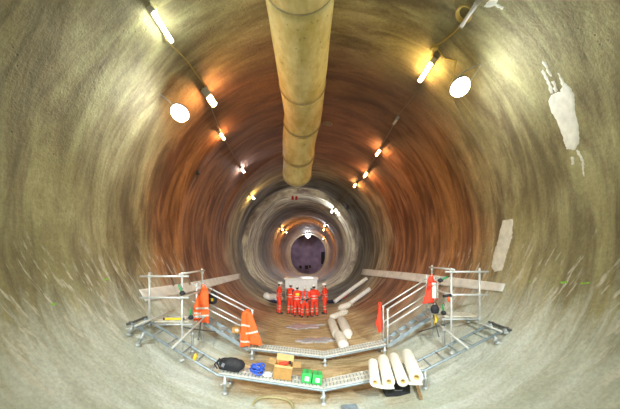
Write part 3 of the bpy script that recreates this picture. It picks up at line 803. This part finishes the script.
# white rolls
for (xf, yf, xb, yb, r, lab, flapon) in (
        (1.45, 6.06, 1.62, 7.00, .115, 'shortest white roll, the leftmost of four on the nearer walkway', False),
        (1.71, 5.93, 1.89, 7.05, .13, 'white roll second from the left of four on the nearer walkway', True),
        (1.98, 5.85, 2.17, 7.08, .118, 'white roll third from the left of four on the nearer walkway', False),
        (2.27, 5.85, 2.49, 7.05, .138, 'thickest white roll, the rightmost of four on the nearer walkway', True)):
    zb = max(deck_z(xf), deck_z(xb))+.004
    t = thing('sheet_roll', lab, 'roll', (xf, yf, zb), 0, 'white rolls on the walkway')
    a = Vector((xf, yf, zb+r-.04)); b_ = Vector((xb, yb, zb+r+.03)); d = (b_-a).normalized()
    mb = MB(); seg = 28; u = d.orthogonal().normalized(); w = d.cross(u); vs = []
    prof = [(0, r*.52), (0, r*.97), (.015, r), (1, r), (1.0, r*.5)]
    L_ = (b_-a).length
    pos = [0, 0, .015, L_-.015, L_, L_]; rad = [r*.42, r*.96, r, r, r*.96, r*.42]
    for q, rr in zip(pos, rad):
        for k in range(seg):
            an = 2*PI*k/seg; vs.append(a+d*q+(u*math.cos(an)+w*math.sin(an))*(rr*(1+.012*math.sin(3*an+xf*9))))
    n = len(pos); mb.add(vs, [(i*seg+k, i*seg+(k+1) % seg, ((i+1) % n)*seg+(k+1) % seg, ((i+1) % n)*seg+k) for i in range(n) for k in range(seg)], 0, True)
    mb.build('sheet', M['roll'], t)
    mb = MB(); vs = []
    for q, rr in ((-.004, r*.43), (-.004, r*.34), (L_+.004, r*.34), (L_+.004, r*.43)):
        for k in range(seg): an = 2*PI*k/seg; vs.append(a+d*q+(u*math.cos(an)+w*math.sin(an))*rr)
    mb.add(vs, [(i*seg+k, i*seg+(k+1) % seg, ((i+1) % 4)*seg+(k+1) % seg, ((i+1) % 4)*seg+k) for i in range(4) for k in range(seg)], 0, True)
    mb.tube(a+d*.12, a+d*.13, r*.35, 16); mb.build('core', M['core'], t)
    if flapon:
        mb = MB(); vs = []
        sd = d.cross(Vector((0, 0, 1))).normalized()
        for q in (0, L_*.5):
            for k in range(7):
                f = k/6; vs.append(a+d*(q-.004+.0)+sd*(.9*r-f*r*2.9)+Vector((0, 0, -r*1.0+.012*math.sin(f*PI)-.03*math.sin(f*PI)+.0)))
        vs2 = [v+Vector((0, 0, -.006)) for v in vs]
        fs = [(k, k+1, 8+k, 7+k) for k in range(6)]; fs += [tuple(14+j for j in f[::-1]) for f in fs]
        fs += [(k, k+1, 15+k, 14+k) for k in range(6)]+[(7+k, 8+k, 22+k, 21+k) for k in range(6)]+[(0, 7, 21, 14), (6, 13, 27, 20)]
        mb.add(vs+vs2, fs, 0, True); mb.build('loose_end', M['roll'], t)

# on the ground by the walkway
p = Vector((.36+1.72, 6.62, 0)); p.z = floor_z(p.x, p.y)
t = thing('equipment_case', 'black case standing on the invert beneath the white rolls', 'case', p)
mb = MB(); mb.box(p+Vector((0, 0, .12)), (.58, .3, .24), bev=.02); mb.build('body', M['black'], t)
mb = MB(); mb.box(p+Vector((0, 0, .255)), (.56, .28, .03), bev=.01); mb.build('lid', M['black'], t)
mb = MB(); mb.path([p+Vector((-.1, -.16, .17)), p+Vector((-.08, -.19, .17)), p+Vector((.08, -.19, .17)), p+Vector((.1, -.16, .17))], .012, 6); mb.build('handle', M['grey'], t)
q = Vector((2.52, 6.35, 0)); q.z = floor_z(q.x, q.y)
mb = MB(); mb.bar(q+Vector((-.06, -.25, .04)), q+Vector((.05, .3, .10)), .07, .05); one(mb, 'timber_offcut', M['timber'], 'brown timber offcut lying beside the black case', 'timber', q)
q = Vector((.93, 6.25, 0)); q.z = floor_z(q.x, q.y)
mb = MB(); mb.box(q+Vector((0, 0, .03)), (.36, .22, .05), Matrix.Rotation(.15, 3, 'Z'), bev=.01); mb.box(q+Vector((0, 0, .062)), (.28, .03, .015), Matrix.Rotation(.15, 3, 'Z')); mb.box(q+Vector((.02, .07, .062)), (.24, .03, .015), Matrix.Rotation(.15, 3, 'Z'))
one(mb, 'metal_plate', M['bluesteel'], 'small grey metal plate on the floor in front of the walkway middle', 'plate', q)
mb = MB(); pts = []
for k in range(41):
    a = PI*1.9*(k/40)-.45*PI; x = -.80+.47*math.sin(a)*-1; y = 6.18+.46*math.cos(a-.0)
    ex = .5
    u = math.cos(a); w = math.sin(a)
    x = -.78+.46*math.copysign(abs(w)**.75, w); y = 6.1+.5*math.copysign(abs(u)**.75, u)
    pts.append((x, y, floor_z(x, y)+.035+.03*max(0, u)))
mb.path(pts, .027, 8); one(mb, 'hose_loop', M['hose'], 'loop of tan hose lying on the floor in front of the nearer walkway', 'hose', pts[0])

# ------------------------------------------------------------------ hanging jackets
J = 'high visibility jackets hung on the scaffold'
def panel_jacket(p, panels, m, label, white=None):
    "panels: (path of x, z points, half widths, sideways folds, where tapes cross it)"
    p = Vector(p); mb = MB(); seg = 24
    for path, hw, bands, dy in panels:
        n = 16; vs = []
        for i in range(n+1):
            f = i/n*(len(path)-1); k = min(int(f), len(path)-2); f -= k
            x = path[k][0]*(1-f)+path[k+1][0]*f; z = path[k][1]*(1-f)+path[k+1][1]*f; w = hw[k]*(1-f)+hw[k+1]*f
            g = i/n
            for q in range(seg):
                a = 2*PI*q/seg; fo = 1+.10*g*math.cos(4*a+x*9)+.08*g*math.cos(9*a+2)
                vs.append(Vector((x+w*math.cos(a)*fo, dy+(.045+.035*g)*math.sin(a)*fo, z-.03*g*math.cos(2*a+x*7))))
        mb.add(vs, [(i*seg+q, i*seg+(q+1) % seg, (i+1)*seg+(q+1) % seg, (i+1)*seg+q) for i in range(n) for q in range(seg)]+[list(range(seg)), [n*seg+q for q in range(seg)]], 0, True)
    me = voxel(mb, .014, 3)
    for x in (m, M['reflect'], M['white']): me.materials.append(x)
    for pl in me.polygons:
        c = pl.center; k = 0
        for path, hw, bands, dy in panels:
            a = Vector((path[0][0], path[0][1])); d = Vector((path[-1][0], path[-1][1]))-a
            f = (Vector((c.x, c.z))-a).dot(d)/d.length_squared; off = (Vector((c.x, c.z))-a-d*f).length
            if off < hw[-1]*1.15 and any(abs(f-b)*d.length < .028 for b in bands): k = 1
        if white and white[0] < c.x < white[1] and white[2] < c.z < white[3] and c.y < .02: k = 2
        pl.material_index = k
    t = thing('jacket', label, 'jacket', p, 0, J); link('shell', me, t)
    mb = MB(); mb.ring(Vector((0, 0, .02)), .05, .012, (0, 1, 0), 14); mb.build('hang_loop', m, t, False)
panel_jacket((-3.17, 8.46, 2.50), [([(.03, .02), (.03, -.06), (.03, -.2), (.0, -1.08)], [.06, .11, .13, .17], [.60, .80], 0), ([(-.08, -.22), (-.17, -.55), (-.17, -1.0)], [.06, .08, .09], [.72], -.05)], M['orange'],
             'orange high visibility jacket hung at the head of the left steps before the backpack')
panel_jacket((-1.86, 8.60, 1.72), [([(-.04, .03), (-.05, -.06), (-.06, -.6), (-.07, -1.06)], [.07, .13, .145, .14], [.40, .86], 0), ([(.06, 0), (.07, -.06), (.13, -.4), (.27, -.98)], [.05, .10, .15, .20], [.62], -.06)], M['orange'],
             'bright orange jacket draped over the end post at the foot of the left steps')
panel_jacket((2.36, 9.21, 1.84), [([(0, 0), (0, -.25), (-.02, -.62), (.02, -.92)], [.03, .06, .11, .05], [], 0)], M['red'], 'narrow red jacket hung on the end post at the foot of the right steps')
panel_jacket((3.72, 8.43, 2.80), [([(-.02, .02), (-.02, -.08), (-.05, -.45), (-.10, -.78)], [.06, .10, .12, .17], [], 0), ([(.06, -.12), (.07, -.2), (.06, -.66)], [.05, .09, .09], [], -.07)], M['red'],
             'red and white jacket hung at the head of the right steps', (-.02, .3, -.62, -.16))
# backpack
q = Vector((-3.07, 9.02, 2.20)); t = thing('backpack', 'black backpack hung behind the orange jacket on the left steps', 'backpack', q)
mb = MB(); mb.ell(q+Vector((0, 0, -.12)), (.16, .11, .22)); mb.ell(q+Vector((.02, -.06, -.2)), (.12, .09, .12)); mb.box(q+Vector((0, 0, -.15)), (.22, .14, .3))
me = voxel(mb, .016, 4)
for v in me.vertices: v.co -= q
me.materials.append(M['black']); link('body', me, t)
mb = MB(); mb.path([q+Vector((-.06, -.12, .06)), q+Vector((-.02, -.16, -.08)), q+Vector((-.06, -.13, -.3))], .018, 6); mb.path([q+Vector((.02, -.02, .08)), q+Vector((0, .0, .16)), q+Vector((-.04, -.02, .08))], .012, 6); mb.build('strap', M['black'], t)
mb = MB(); mb.box(q+Vector((.03, -.15, -.16)), (.07, .02, .09), bev=.005); mb.build('badge', M['yellow'], t)

def green_tool(p, tilt, label, up=True):
    p = Vector(p); R = Matrix.Rotation(tilt, 3, 'Y'); t = thing('hand_tool', label, 'tool', p, 0, 'green and black tools on the platforms'); t.scale = (.78,)*3
    L3 = lambda z: p+R@Vector((0, 0, z))
    mb = MB(); mb.path([L3(0), L3(.02), L3(.12), L3(.15)], [.05, .075, .07, .03], 12); mb.tube(L3(.07)-Vector((.09, 0, 0)), L3(.07)+Vector((.09, 0, 0)), .025, 8); mb.build('head', M['black'], t)
    mb = MB(); mb.path([L3(.14), L3(.2), L3(.34), L3(.37)], [.03, .036, .03, .018], 12); mb.build('handle', M['greenp'], t)
    mb = MB(); mb.path([L3(.36), L3(.42)+Vector((.03, 0, 0)), L3(.36)+Vector((.06, 0, 0)), L3(.2)+Vector((.07, 0, 0))], .008, 6); mb.build('lanyard', M['black'], t)
green_tool((-3.10, 6.97, 2.46), -.45, 'green and black tool hung below the top rail of the left platform')
green_tool((-3.08, 7.36, 1.765), .02, 'green handled black tool standing on the deck of the left platform')
green_tool((3.52, 7.55, 2.75), 1.1, 'green and black tool hung beside the red and white jacket')
green_tool((3.66, 7.55, 1.845), -.1, 'green handled black tool standing on the deck of the right platform')
q = Vector((3.60, 7.25, 2.37)); t = thing('hand_drill', 'orange and black hand tool hung on the middle rail of the right platform', 'tool', q)
mb = MB(); mb.tube(q+Vector((-.1, 0, .02)), q+Vector((.1, 0, .05)), .04, 10); mb.build('body', M['black'], t)
mb = MB(); mb.tube(q+Vector((.03, 0, .02)), q+Vector((.06, 0, -.12)), .03, 8); mb.build('grip', M['orange'], t)
q = Vector((3.5, 7.72, 1.845)); t = thing('satchel', 'dark slumped satchel on the right platform deck by the steps', 'bag', q)
mb = MB(); mb.ell(q+Vector((0, 0, .12)), (.12, .1, .13)); mb.box(q+Vector((0, 0, .06)), (.16, .14, .1)); me = voxel(mb, .016)
for v in me.vertices: v.co -= q
me.materials.append(M['black']); link('body', me, t)
mb = MB(); mb.path([q+Vector((-.08, 0, .2)), q+Vector((0, 0, .34)), q+Vector((.08, 0, .2))], .012, 6); mb.build('strap', M['black'], t)
# small yellow things
q = Vector((-3.5, 7.30, 1.765)); t = thing('spirit_level', 'yellow spirit level lying on the left platform deck', 'level', q)
mb = MB(); mb.box(q+Vector((0, 0, .03)), (.5, .03, .05), bev=.004); mb.build('body', M['yellow'], t)
for s in (-1, 1): mb = MB(); mb.box(q+Vector((s*.25, 0, .03)), (.05, .034, .054)); mb.build('end_cap', M['black'], t)
def lad_z(x): (x0, z0), (x1, z1) = near[0:2]; return z0+(z1-z0)*(x-x0)/(x1-x0)
q = Vector((-2.62, Y0+.02, lad_z(-2.62)+.03)); t = thing('clamp', 'small yellow clamp gripping the left ladder end of the nearer walkway', 'clamp', q)
mb = MB(); mb.path([q+Vector((-.03, 0, 0)), q+Vector((0, 0, .08)), q+Vector((.0, 0, .14))], [.05, .04, .03], 8); mb.build('body', M['yellow'], t)
mb = MB(); mb.box(q+Vector((-.08, .02, .03)), (.07, .05, .08), bev=.01); mb.build('jaw', M['timber'], t)
q = Vector((3.62, 7.95, 1.60)); mb = MB(); mb.path([q+Vector((0, 0, .16)), q+Vector((.02, 0, .02)), q+Vector((-.03, 0, -.12))], [.03, .04, .02], 8); mb.box(q+Vector((.05, 0, .05)), (.07, .05, .06), bev=.01)
one(mb, 'clamp', M['yellow'], 'small yellow clamp under the right platform beside the steps', 'clamp', q)
q = Vector((-2.28, 9.0, .98)); t = thing('cardboard_box', 'small cardboard box left on the left steps beside the orange jacket', 'box', q)
mb = MB(); mb.box(q+Vector((0, 0, .09)), (.26, .26, .18), bev=.006); mb.build('body', M['card'], t); mb = MB(); mb.box(q+Vector((.02, -.132, .10)), (.1, .004, .07)); mb.build('sticker', M['label'], t)

# ------------------------------------------------------------------ sacks, pipes and pieces beyond the walkway
def sack(a, b_, r, label):
    pa = hit(*a); pb = hit(*b_); up = Vector((0, 0, 1)); d = (pb-pa); L_ = d.length; d.normalize(); mb = MB(); pts = []; rs = []
    n = 16
    for k in range(n+1):
        f = k/n; q = pa.lerp(pb, f); q.z = floor_z(q.x, q.y)
        e = min(f, 1-f)*L_/r
        rr = r*min(1, .45+.7*math.sqrt(max(e, 0)))*(1+.06*noise.noise((k*.7, pa.x, pa.y)))
        pts.append(q+up*rr*.82); rs.append(rr)
    mb.path(pts, rs, 16, 0, True, .82)
    t = thing('sandbag', label, 'sandbag', pa, 0, 'pale sandbags on the tunnel floor'); mb.build('bag', M['sack'], t)
    for e, o in ((0, -1), (n, 1)):
        mb = MB(); q = pts[e]; mb.path([q, q+d*o*.05, q+d*o*.11], [rs[e]*.5, rs[e]*.35, rs[e]*.8], 10, 0, True, .5); mb.build('tied_end', M['sack'], t)
sack((344, 351), (338.5, 338), .21, 'pale sandbag nearest the farther walkway')
sack((337, 340), (331, 323), .19, 'pale sandbag on the left of the two lying side by side')
sack((348.5, 339), (341, 322), .21, 'pale sandbag on the right of the two lying side by side')
sack((331, 321), (346.5, 314), .20, 'pale sandbag lying slantwise behind the two side by side')
sack((339, 311), (351, 307), .22, 'smallest pale sandbag where the long white pipes begin')
def long_pipe(a, b_, r, label, m='white'):
    pa = hit(*a); pb = hit(*b_); mb = MB(); vs = []
    n = 14; seg = 14
    for k in range(n+1):
        q = pa.lerp(pb, k/n); h = q.copy()
        for _ in range(60):
            if inside(h): break
            h = h+Vector((-.01 if h.x > 0 else .01, 0, .01))
        c = h+inward(h)*(r+.02)
        vs.append(c)
    mb.path([vs[0].lerp(vs[-1], k/n) if False else vs[k] for k in range(n+1)], r, 16)
    t = thing('plastic_pipe', label, 'pipe', pa, 0, 'long white pipes on the tunnel side'); mb.build('pipe', M[m], t)
    for e, o in ((0, 1), (n, n-1)):
        dd = (vs[e]-vs[o]).normalized(); mb = MB(); mb.path([vs[e]-dd*.05, vs[e]+dd*.012], r*1.06, 16); mb.build('pipe_collar', M[m], t)
long_pipe((347, 308.5), (371, 291), .13, 'lower of two long white pipes leaning up the right side of the floor')
long_pipe((335, 304), (368, 280), .13, 'upper of two long white pipes leaning up the right side of the floor')
pa = hit(343, 300); pb = hit(360, 284); mb = MB()
mb.bar(pa+inward(pa)*.12, pb+inward(pb)*.12, .34, .05, up=tuple(inward(pa))); one(mb, 'red_board', M['red'], 'narrow red board lying behind the upper long white pipe', 'board', pa)
pa = hit(333, 303); mb = MB()
for k in range(5): mb.ell(pa+Vector((-.25+.2*k, .2*math.sin(k*2), .09+.05*math.sin(k*3))), (.2, .18, .13))
me = voxel(mb, .03)
for v in me.vertices: v.co = v.co-pa
me.materials.append(M['navy']); o = link('tarpaulin', me); o.location = pa; tag(o, 'dark crumpled tarpaulin on the floor right of the workers', 'tarpaulin')
# sack pile at the left of the workers
pa = hit(274, 303); t = thing('covered_bundle', 'white bundle with a dark underside on the floor left of the workers', 'bundle', pa)
mb = MB(); mb.ell(pa+Vector((-.1, .1, .38)), (.55, .34, .24)); mb.ell(pa+Vector((-.5, .1, .46)), (.25, .28, .22)); mb.ell(pa+Vector((.3, .05, .28)), (.35, .3, .18)); me = voxel(mb, .03)
for v in me.vertices: v.co = v.co-pa+Vector((0, 0, .04*noise.noise(v.co*4)))
me.materials.append(M['white']); link('cover', me, t)
mb = MB(); mb.ell(pa+Vector((.05, .08, .14)), (.52, .32, .17)); mb.ell(pa+Vector((.36, .0, .14)), (.22, .26, .16)); me = voxel(mb, .03)
for v in me.vertices: v.co = v.co-pa
me.materials.append(M['navy']); link('load', me, t)
# white boxy plant behind the group
pb = Vector((-.45, 19.2, 0)); pb.z = floor_z(pb.x, pb.y)
t = thing('equipment_skip', 'white boxy equipment container with a flat top behind the group of workers', 'container', pb)
mb = MB(); mb.box(pb+Vector((0, 0, 1.12)), (2.15, 1.2, 1.44), bev=.05); mb.build('body', M['white'], t)
mb = MB(); mb.box(pb+Vector((.0, 0, 1.87)), (2.3, 1.35, .08), bev=.03); mb.build('lid', M['helmet'], t)
for x in (-.95, .95):
    for y in (-.5, .5): mb = MB(); mb.box(pb+Vector((x, y, .2)), (.14, .14, .5), bev=.01); mb.build('leg', M['steel'], t)
for k in range(6): mb = MB(); mb.box(pb+Vector((-.8+.32*k, -.61, 1.12)), (.03, .03, 1.34)); mb.build('rib', M['white'], t)
mb = MB(); mb.box(pb+Vector((.75, -.63, 1.1)), (.28, .05, .3), bev=.01); mb.build('control_panel', M['darkhousing'], t)

# puddles
def puddle(pts, label):
    mb = MB(); W = [hit(x, y) for x, y in pts]; n = len(W); c = sum(W, Vector())/n; z = max(floor_z(w.x, w.y)+.012 for w in W)
    ring = []; m_ = 40
    for k in range(m_):
        f = k/m_*n; i = int(f); q = W[i].lerp(W[(i+1) % n], f-i); q = q+(q-c)*.75*noise.noise((k*.8, c.y, 0)); q.z = floor_z(q.x, q.y)+.045; ring.append(q)
    lo = [q-Vector((0, 0, .06)) for q in ring]; c = sum(ring, Vector())/m_
    mb.add(ring+lo+[c], [(k, (k+1) % m_, m_+(k+1) % m_, m_+k) for k in range(m_)]+[(k, (k+1) % m_, 2*m_) for k in range(m_)])
    one(mb, 'puddle', M['water'], label, 'puddle', c, 'puddles on the muddy floor')
puddle([(288, 328), (294, 325), (308, 324.5), (322, 325), (316, 327.5), (300, 329)], 'small bright puddle on the muddy floor just in front of the workers')
puddle([(300, 341), (312, 338.5), (326, 338.5), (335, 341), (322, 343), (306, 343)], 'long bright puddle on the muddy floor left of the sandbags')

# ------------------------------------------------------------------ workers
def person(px, fy, rz, label, arms, lean=0.0, head_turn=0.0, feet=(.10, .02), vest=None, height=1.0, patch=None, head_down=.1, sleeve=None, suit='red'):
    # find the floor point whose feet the photo shows at px, fy
    p = hit(px, fy); p.z = floor_z(p.x, p.y)
    t = thing('person', label, 'person', p, rz, 'workers in orange standing together'); t.scale = (1.15*height, 1.15*height, height)
    V = Vector
    def sp(z, y=0.0, x=0.0):       # a point of the spine, bent forward (-y) above the hips
        d = z-.95
        return V((x, y-math.sin(lean)*d, .95+math.cos(lean)*d)) if d > 0 else V((x, y, z))
    legs = {}
    for s in (-1, 1):
        fx = feet[0]*s; fyy = feet[1]*s
        legs[s] = (V((.09*s, 0, .92)), V((.10*s*.6+fx*.45, fyy*.5-.02, .50)), V((fx, fyy+.02, .10)))
    B = MB(); hips, chest = sp(.95), sp(1.28)
    B.ell(sp(.95), (.15, .10, .13)); B.ell(sp(1.12), (.135, .095, .15)); B.ell(sp(1.30), (.165, .105, .17))
    B.cap(sp(1.42, 0, -.15), sp(1.42, 0, .15), .06, .06)
    nk = sp(1.48); B.cap(sp(1.42), sp(1.55), .055, .052)
    for s in (-1, 1):
        h, k, a = legs[s]
        B.cap(h, k, .085, .055); B.cap(k, a, .055, .037); B.cap(k+V((0, .02, -.08)), k+V((0, .02, -.2)), .052, .04)
        B.cap(a+V((0, .03, -.05)), a+V((s*.015, -.15, -.065)), .036, .03)
    HR = Matrix.Rotation(head_turn, 3, 'Z') @ Matrix.Rotation(head_down+lean*.5, 3, 'X')
    hc = sp(1.63)+V((0, -.02, 0))
    H = lambda x, y, z: hc+HR@V((x, y, z))
    B.ell(H(0, .01, .03), (.073, .092, .088), R=HR); B.ell(H(0, -.025, -.04), (.056, .066, .07), R=HR); B.ell(H(0, -.05, -.085), (.03, .03, .025), R=HR)
    B.cap(H(0, -.088, .012), H(0, -.108, -.022), .010, .015); B.ell(H(0, -.086, .035), (.05, .018, .014), R=HR)
    B.ell(H(0, -.083, -.060), (.024, .012, .007), R=HR); B.ell(H(0, -.081, -.073), (.02, .012, .007), R=HR)
    for s in (-1, 1): B.ell(H(.076*s, .012, -.008), (.012, .024, .034), R=HR)
    J = MB(); T = MB(); A = []
    for s in (-1, 1):
        el, wr, out = arms[0 if s < 0 else 1]
        sh = sp(1.42, 0, .175*s); el = V(el); wr = V(wr)
        if s < 0: el.x = -el.x; wr.x = -wr.x
        el = V((el.x, el.y-math.sin(lean)*(el.z-.95), el.z)) if lean else el
        wr = V((wr.x, wr.y-math.sin(lean)*(wr.z-.95), wr.z)) if lean else wr
        B.cap(sh, el, .052, .04); B.cap(el, wr, .04, .027)
        d = (wr-el).normalized(); sd = d.cross(V((0, 0, 1)) if abs(d.z) < .8 else V((0, 1, 0))).normalized(); nn = d.cross(sd)
        pm = wr+d*.05
        B.cap(wr+sd*.012, wr+d*.085+sd*.024, .019, .018); B.cap(wr-sd*.012, wr+d*.085-sd*.024, .019, .018); B.cap(wr, wr+d*.085, .02, .02)
        for q, ln in ((-.032, .060), (-.011, .076), (.011, .082), (.032, .072)):
            a0 = wr+d*.09+sd*q*1.05; a1 = a0+d*ln*.5+nn*.010*s; a2 = a1+d*ln*.38+nn*.026*s
            B.cap(a0, a1, .0095, .009, n=8); B.cap(a1, a2, .009, .0075, n=8)
        th = wr+d*.02+sd*.03*(-s); t1 = th+sd*.032*(-s)+d*.03; B.cap(th, t1, .013, .011, n=8); B.cap(t1, t1+d*.035+nn*.012*s, .011, .009, n=8)
        J.cap(sh+V((-.02*s, 0, .0)), el, .074, .062); J.cap(el, el.lerp(wr, .93), .062, .048)
        A.append((sh, el, wr))
    # clothes, a little larger than the body
    J.ell(sp(.97), (.20, .145, .15)); J.ell(sp(1.12), (.185, .14, .18)); J.ell(sp(1.28), (.20, .145, .18)); J.cap(sp(1.41, 0, -.14), sp(1.41, 0, .14), .085, .085)
    J.ell(sp(.88), (.205, .15, .08)); J.path([sp(1.44), sp(1.50), sp(1.525)], [.09, .075, .07], 14)
    T.ell(sp(.93), (.175, .13, .13))
    for s in (-1, 1):
        h, k, a = legs[s]
        T.cap(h, k, .112, .085); T.cap(k, a+V((0, 0, .0)), .085, .072)
    body = voxel(B, .0085, 3, .4); body.materials.append(M['skin']); link('body', body, t)
    jm = voxel(J, .018, 3)
    sm = M[suit]
    for mm in (sm, M['reflect'], M['yellowpatch'], M['black'], M['grey']): jm.materials.append(mm)
    for pl in jm.polygons:
        c = pl.center; k = 0
        on_arm = None
        for (sh, el, wr), sx in zip(A, (-1, 1)):
            for a0, a1, lo in ((sh, el, 0), (el, wr, 1)):
                dd = a1-a0; f = (c-a0).dot(dd)/dd.length_squared
                if -.05 < f < 1.05 and (c-a0-dd*f).length < .085 and abs(c.x) > .14:
                    on_arm = (lo+f, sx)
        if on_arm:
            f, sx = on_arm
            if abs(f-1.55) < .06: k = 1
            if sleeve and (sleeve == 'both' or sleeve == sx): k = 3
        else:
            z = c.z
            if abs(z-1.02) < .02 or abs(z-1.16) < .02: k = 1
            if vest == 'harness' and (abs(abs(c.x)-.09) < .035 or abs(z-1.05) < .04): k = 4
            if patch and c.y > .03 and abs(c.x) < .09 and 1.22 < z < 1.36: k = 2
        pl.material_index = k
    link('jacket', jm, t)
    tm = voxel(T, .018, 3)
    for mm in (sm, M['reflect']): tm.materials.append(mm)
    for pl in tm.polygons:
        z = pl.center.z; pl.material_index = 1 if abs(z-.46) < .02 or abs(z-.30) < .02 else 0
    link('trousers', tm, t)
    for s in (-1, 1):
        a = legs[s][2]; b_ = MB()
        b_.cap(a+V((0, .035, -.055)), a+V((s*.02, -.16, -.06)), .050, .043); b_.cap(a+V((0, .01, -.03)), a+V((0, .01, .06)), .055, .06); b_.box(a+V((s*.01, -.065, -.09)), (.09, .27, .025))
        me = voxel(b_, .012, 2)
        zm = min(v.co.z for v in me.vertices)
        me.materials.append(M['boot']); ob = link('boot', me, t); ob.location.z = -zm if abs(zm) < .05 else 0
    hm = MB(); seg = 24; vs = []
    for j in range(8):
        q = PI/2*j/7
        for k in range(seg):
            a = 2*PI*k/seg; vs.append(H(.098*math.cos(q)*math.cos(a), .012+.122*math.cos(q)*math.sin(a), .052+.098*math.sin(q)))
    hm.add(vs, [(j*seg+k, j*seg+(k+1) % seg, (j+1)*seg+(k+1) % seg, (j+1)*seg+k) for j in range(7) for k in range(seg)], 0, True)
    hm.add([H(.10*math.cos(2*PI*k/seg)*r, .012+(.124*r+(.05 if math.sin(2*PI*k/seg) < -.2 and r > 1.05 else 0))*math.sin(2*PI*k/seg), z) for r, z in ((.97, .056), (1.16, .046), (1.16, .040), (.97, .046)) for k in range(seg)],
           [(j*seg+k, j*seg+(k+1) % seg, ((j+1) % 4)*seg+(k+1) % seg, ((j+1) % 4)*seg+k) for j in range(4) for k in range(seg)], 0, True)
    hm.bar(H(0, -.09, .12), H(0, .11, .12), .03, .075)
    hm.build('hard_hat', M['helmet'], t, False)
    hr = MB(); hr.ell(H(0, .030, .018), (.079, .083, .072), R=HR); hr.ell(H(0, .06, -.03), (.06, .045, .045), R=HR); hr.build('hair', M['hair'], t, False)
    for s in (-1, 1):
        e = MB(); e.ell(H(.031*s, -.082, .014), (.012, .008, .008), 8, 6); e.build('eye', M['eye'], t, False)
    if vest == 'harness':
        hb = MB(); hb.ring(sp(1.03), .20, .02, (0, math.sin(lean), 1), 20); hb.box(sp(1.03)+V((.1, -.2, -.04)), (.08, .06, .1), bev=.01); hb.build('tool_belt', M['black'], t, False)
    return t
dn = ((.24, .02, 1.14), (.26, -.06, .90), 0)
fold = ((.25, -.03, 1.15), (.12, -.24, 1.12), 0)
hip = ((.34, .08, 1.17), (.21, -.04, 1.00), 0)
tight = ((.212, .0, 1.14), (.19, -.08, .92), 0)
fwd = ((.24, -.04, 1.14), (.22, -.27, 1.06), 0)
person(279, 313.5, PI/2+.2, 'worker standing leftmost of the group in orange suit and white hard hat', (hip, dn), .06, .2, (.09, .03))
person(290.5, 314.2, PI*.80, 'worker with dark sleeves second from the left in the group', (tight, tight), .03, .1, (.11, .03), sleeve='both')
person(297.3, 316.0, PI+.1, 'worker with a yellow patch on the back, third from the left in the group', (tight, tight), .03, -.1, (.12, .02), patch=True, height=.96)
person(305, 317.0, -.1, 'worker facing forward with a grey harness and tool belt, mid-group', (tight, fold), .0, 0, (.13, .03), vest='harness', height=.97)
person(314.5, 316.3, PI+.25, 'worker seen from behind leaning forward, second from the right', (fold, fwd), .16, -.2, (.13, .04))
person(325, 313.8, -PI/2-.3, 'worker standing apart at the right end of the group, facing the others', (fold, hip), .04, -.1, (.09, .03))

# ------------------------------------------------------------------ world and colour management
w = bpy.data.worlds.new('world'); scene.world = w; w.use_nodes = True
w.node_tree.nodes['Background'].inputs[0].default_value = (.01, .01, .012, 1)
vs_ = scene.view_settings
scene.display_settings.display_device = 'sRGB'
vs_.view_transform = 'Standard'; vs_.look = 'None'; vs_.gamma = 1; vs_.use_curve_mapping = False
vs_.exposure = 0.0
scene.cycles.use_denoising = True
scene.cycles.max_bounces = 8; scene.cycles.diffuse_bounces = 6
scene.cycles.sample_clamp_indirect = 6
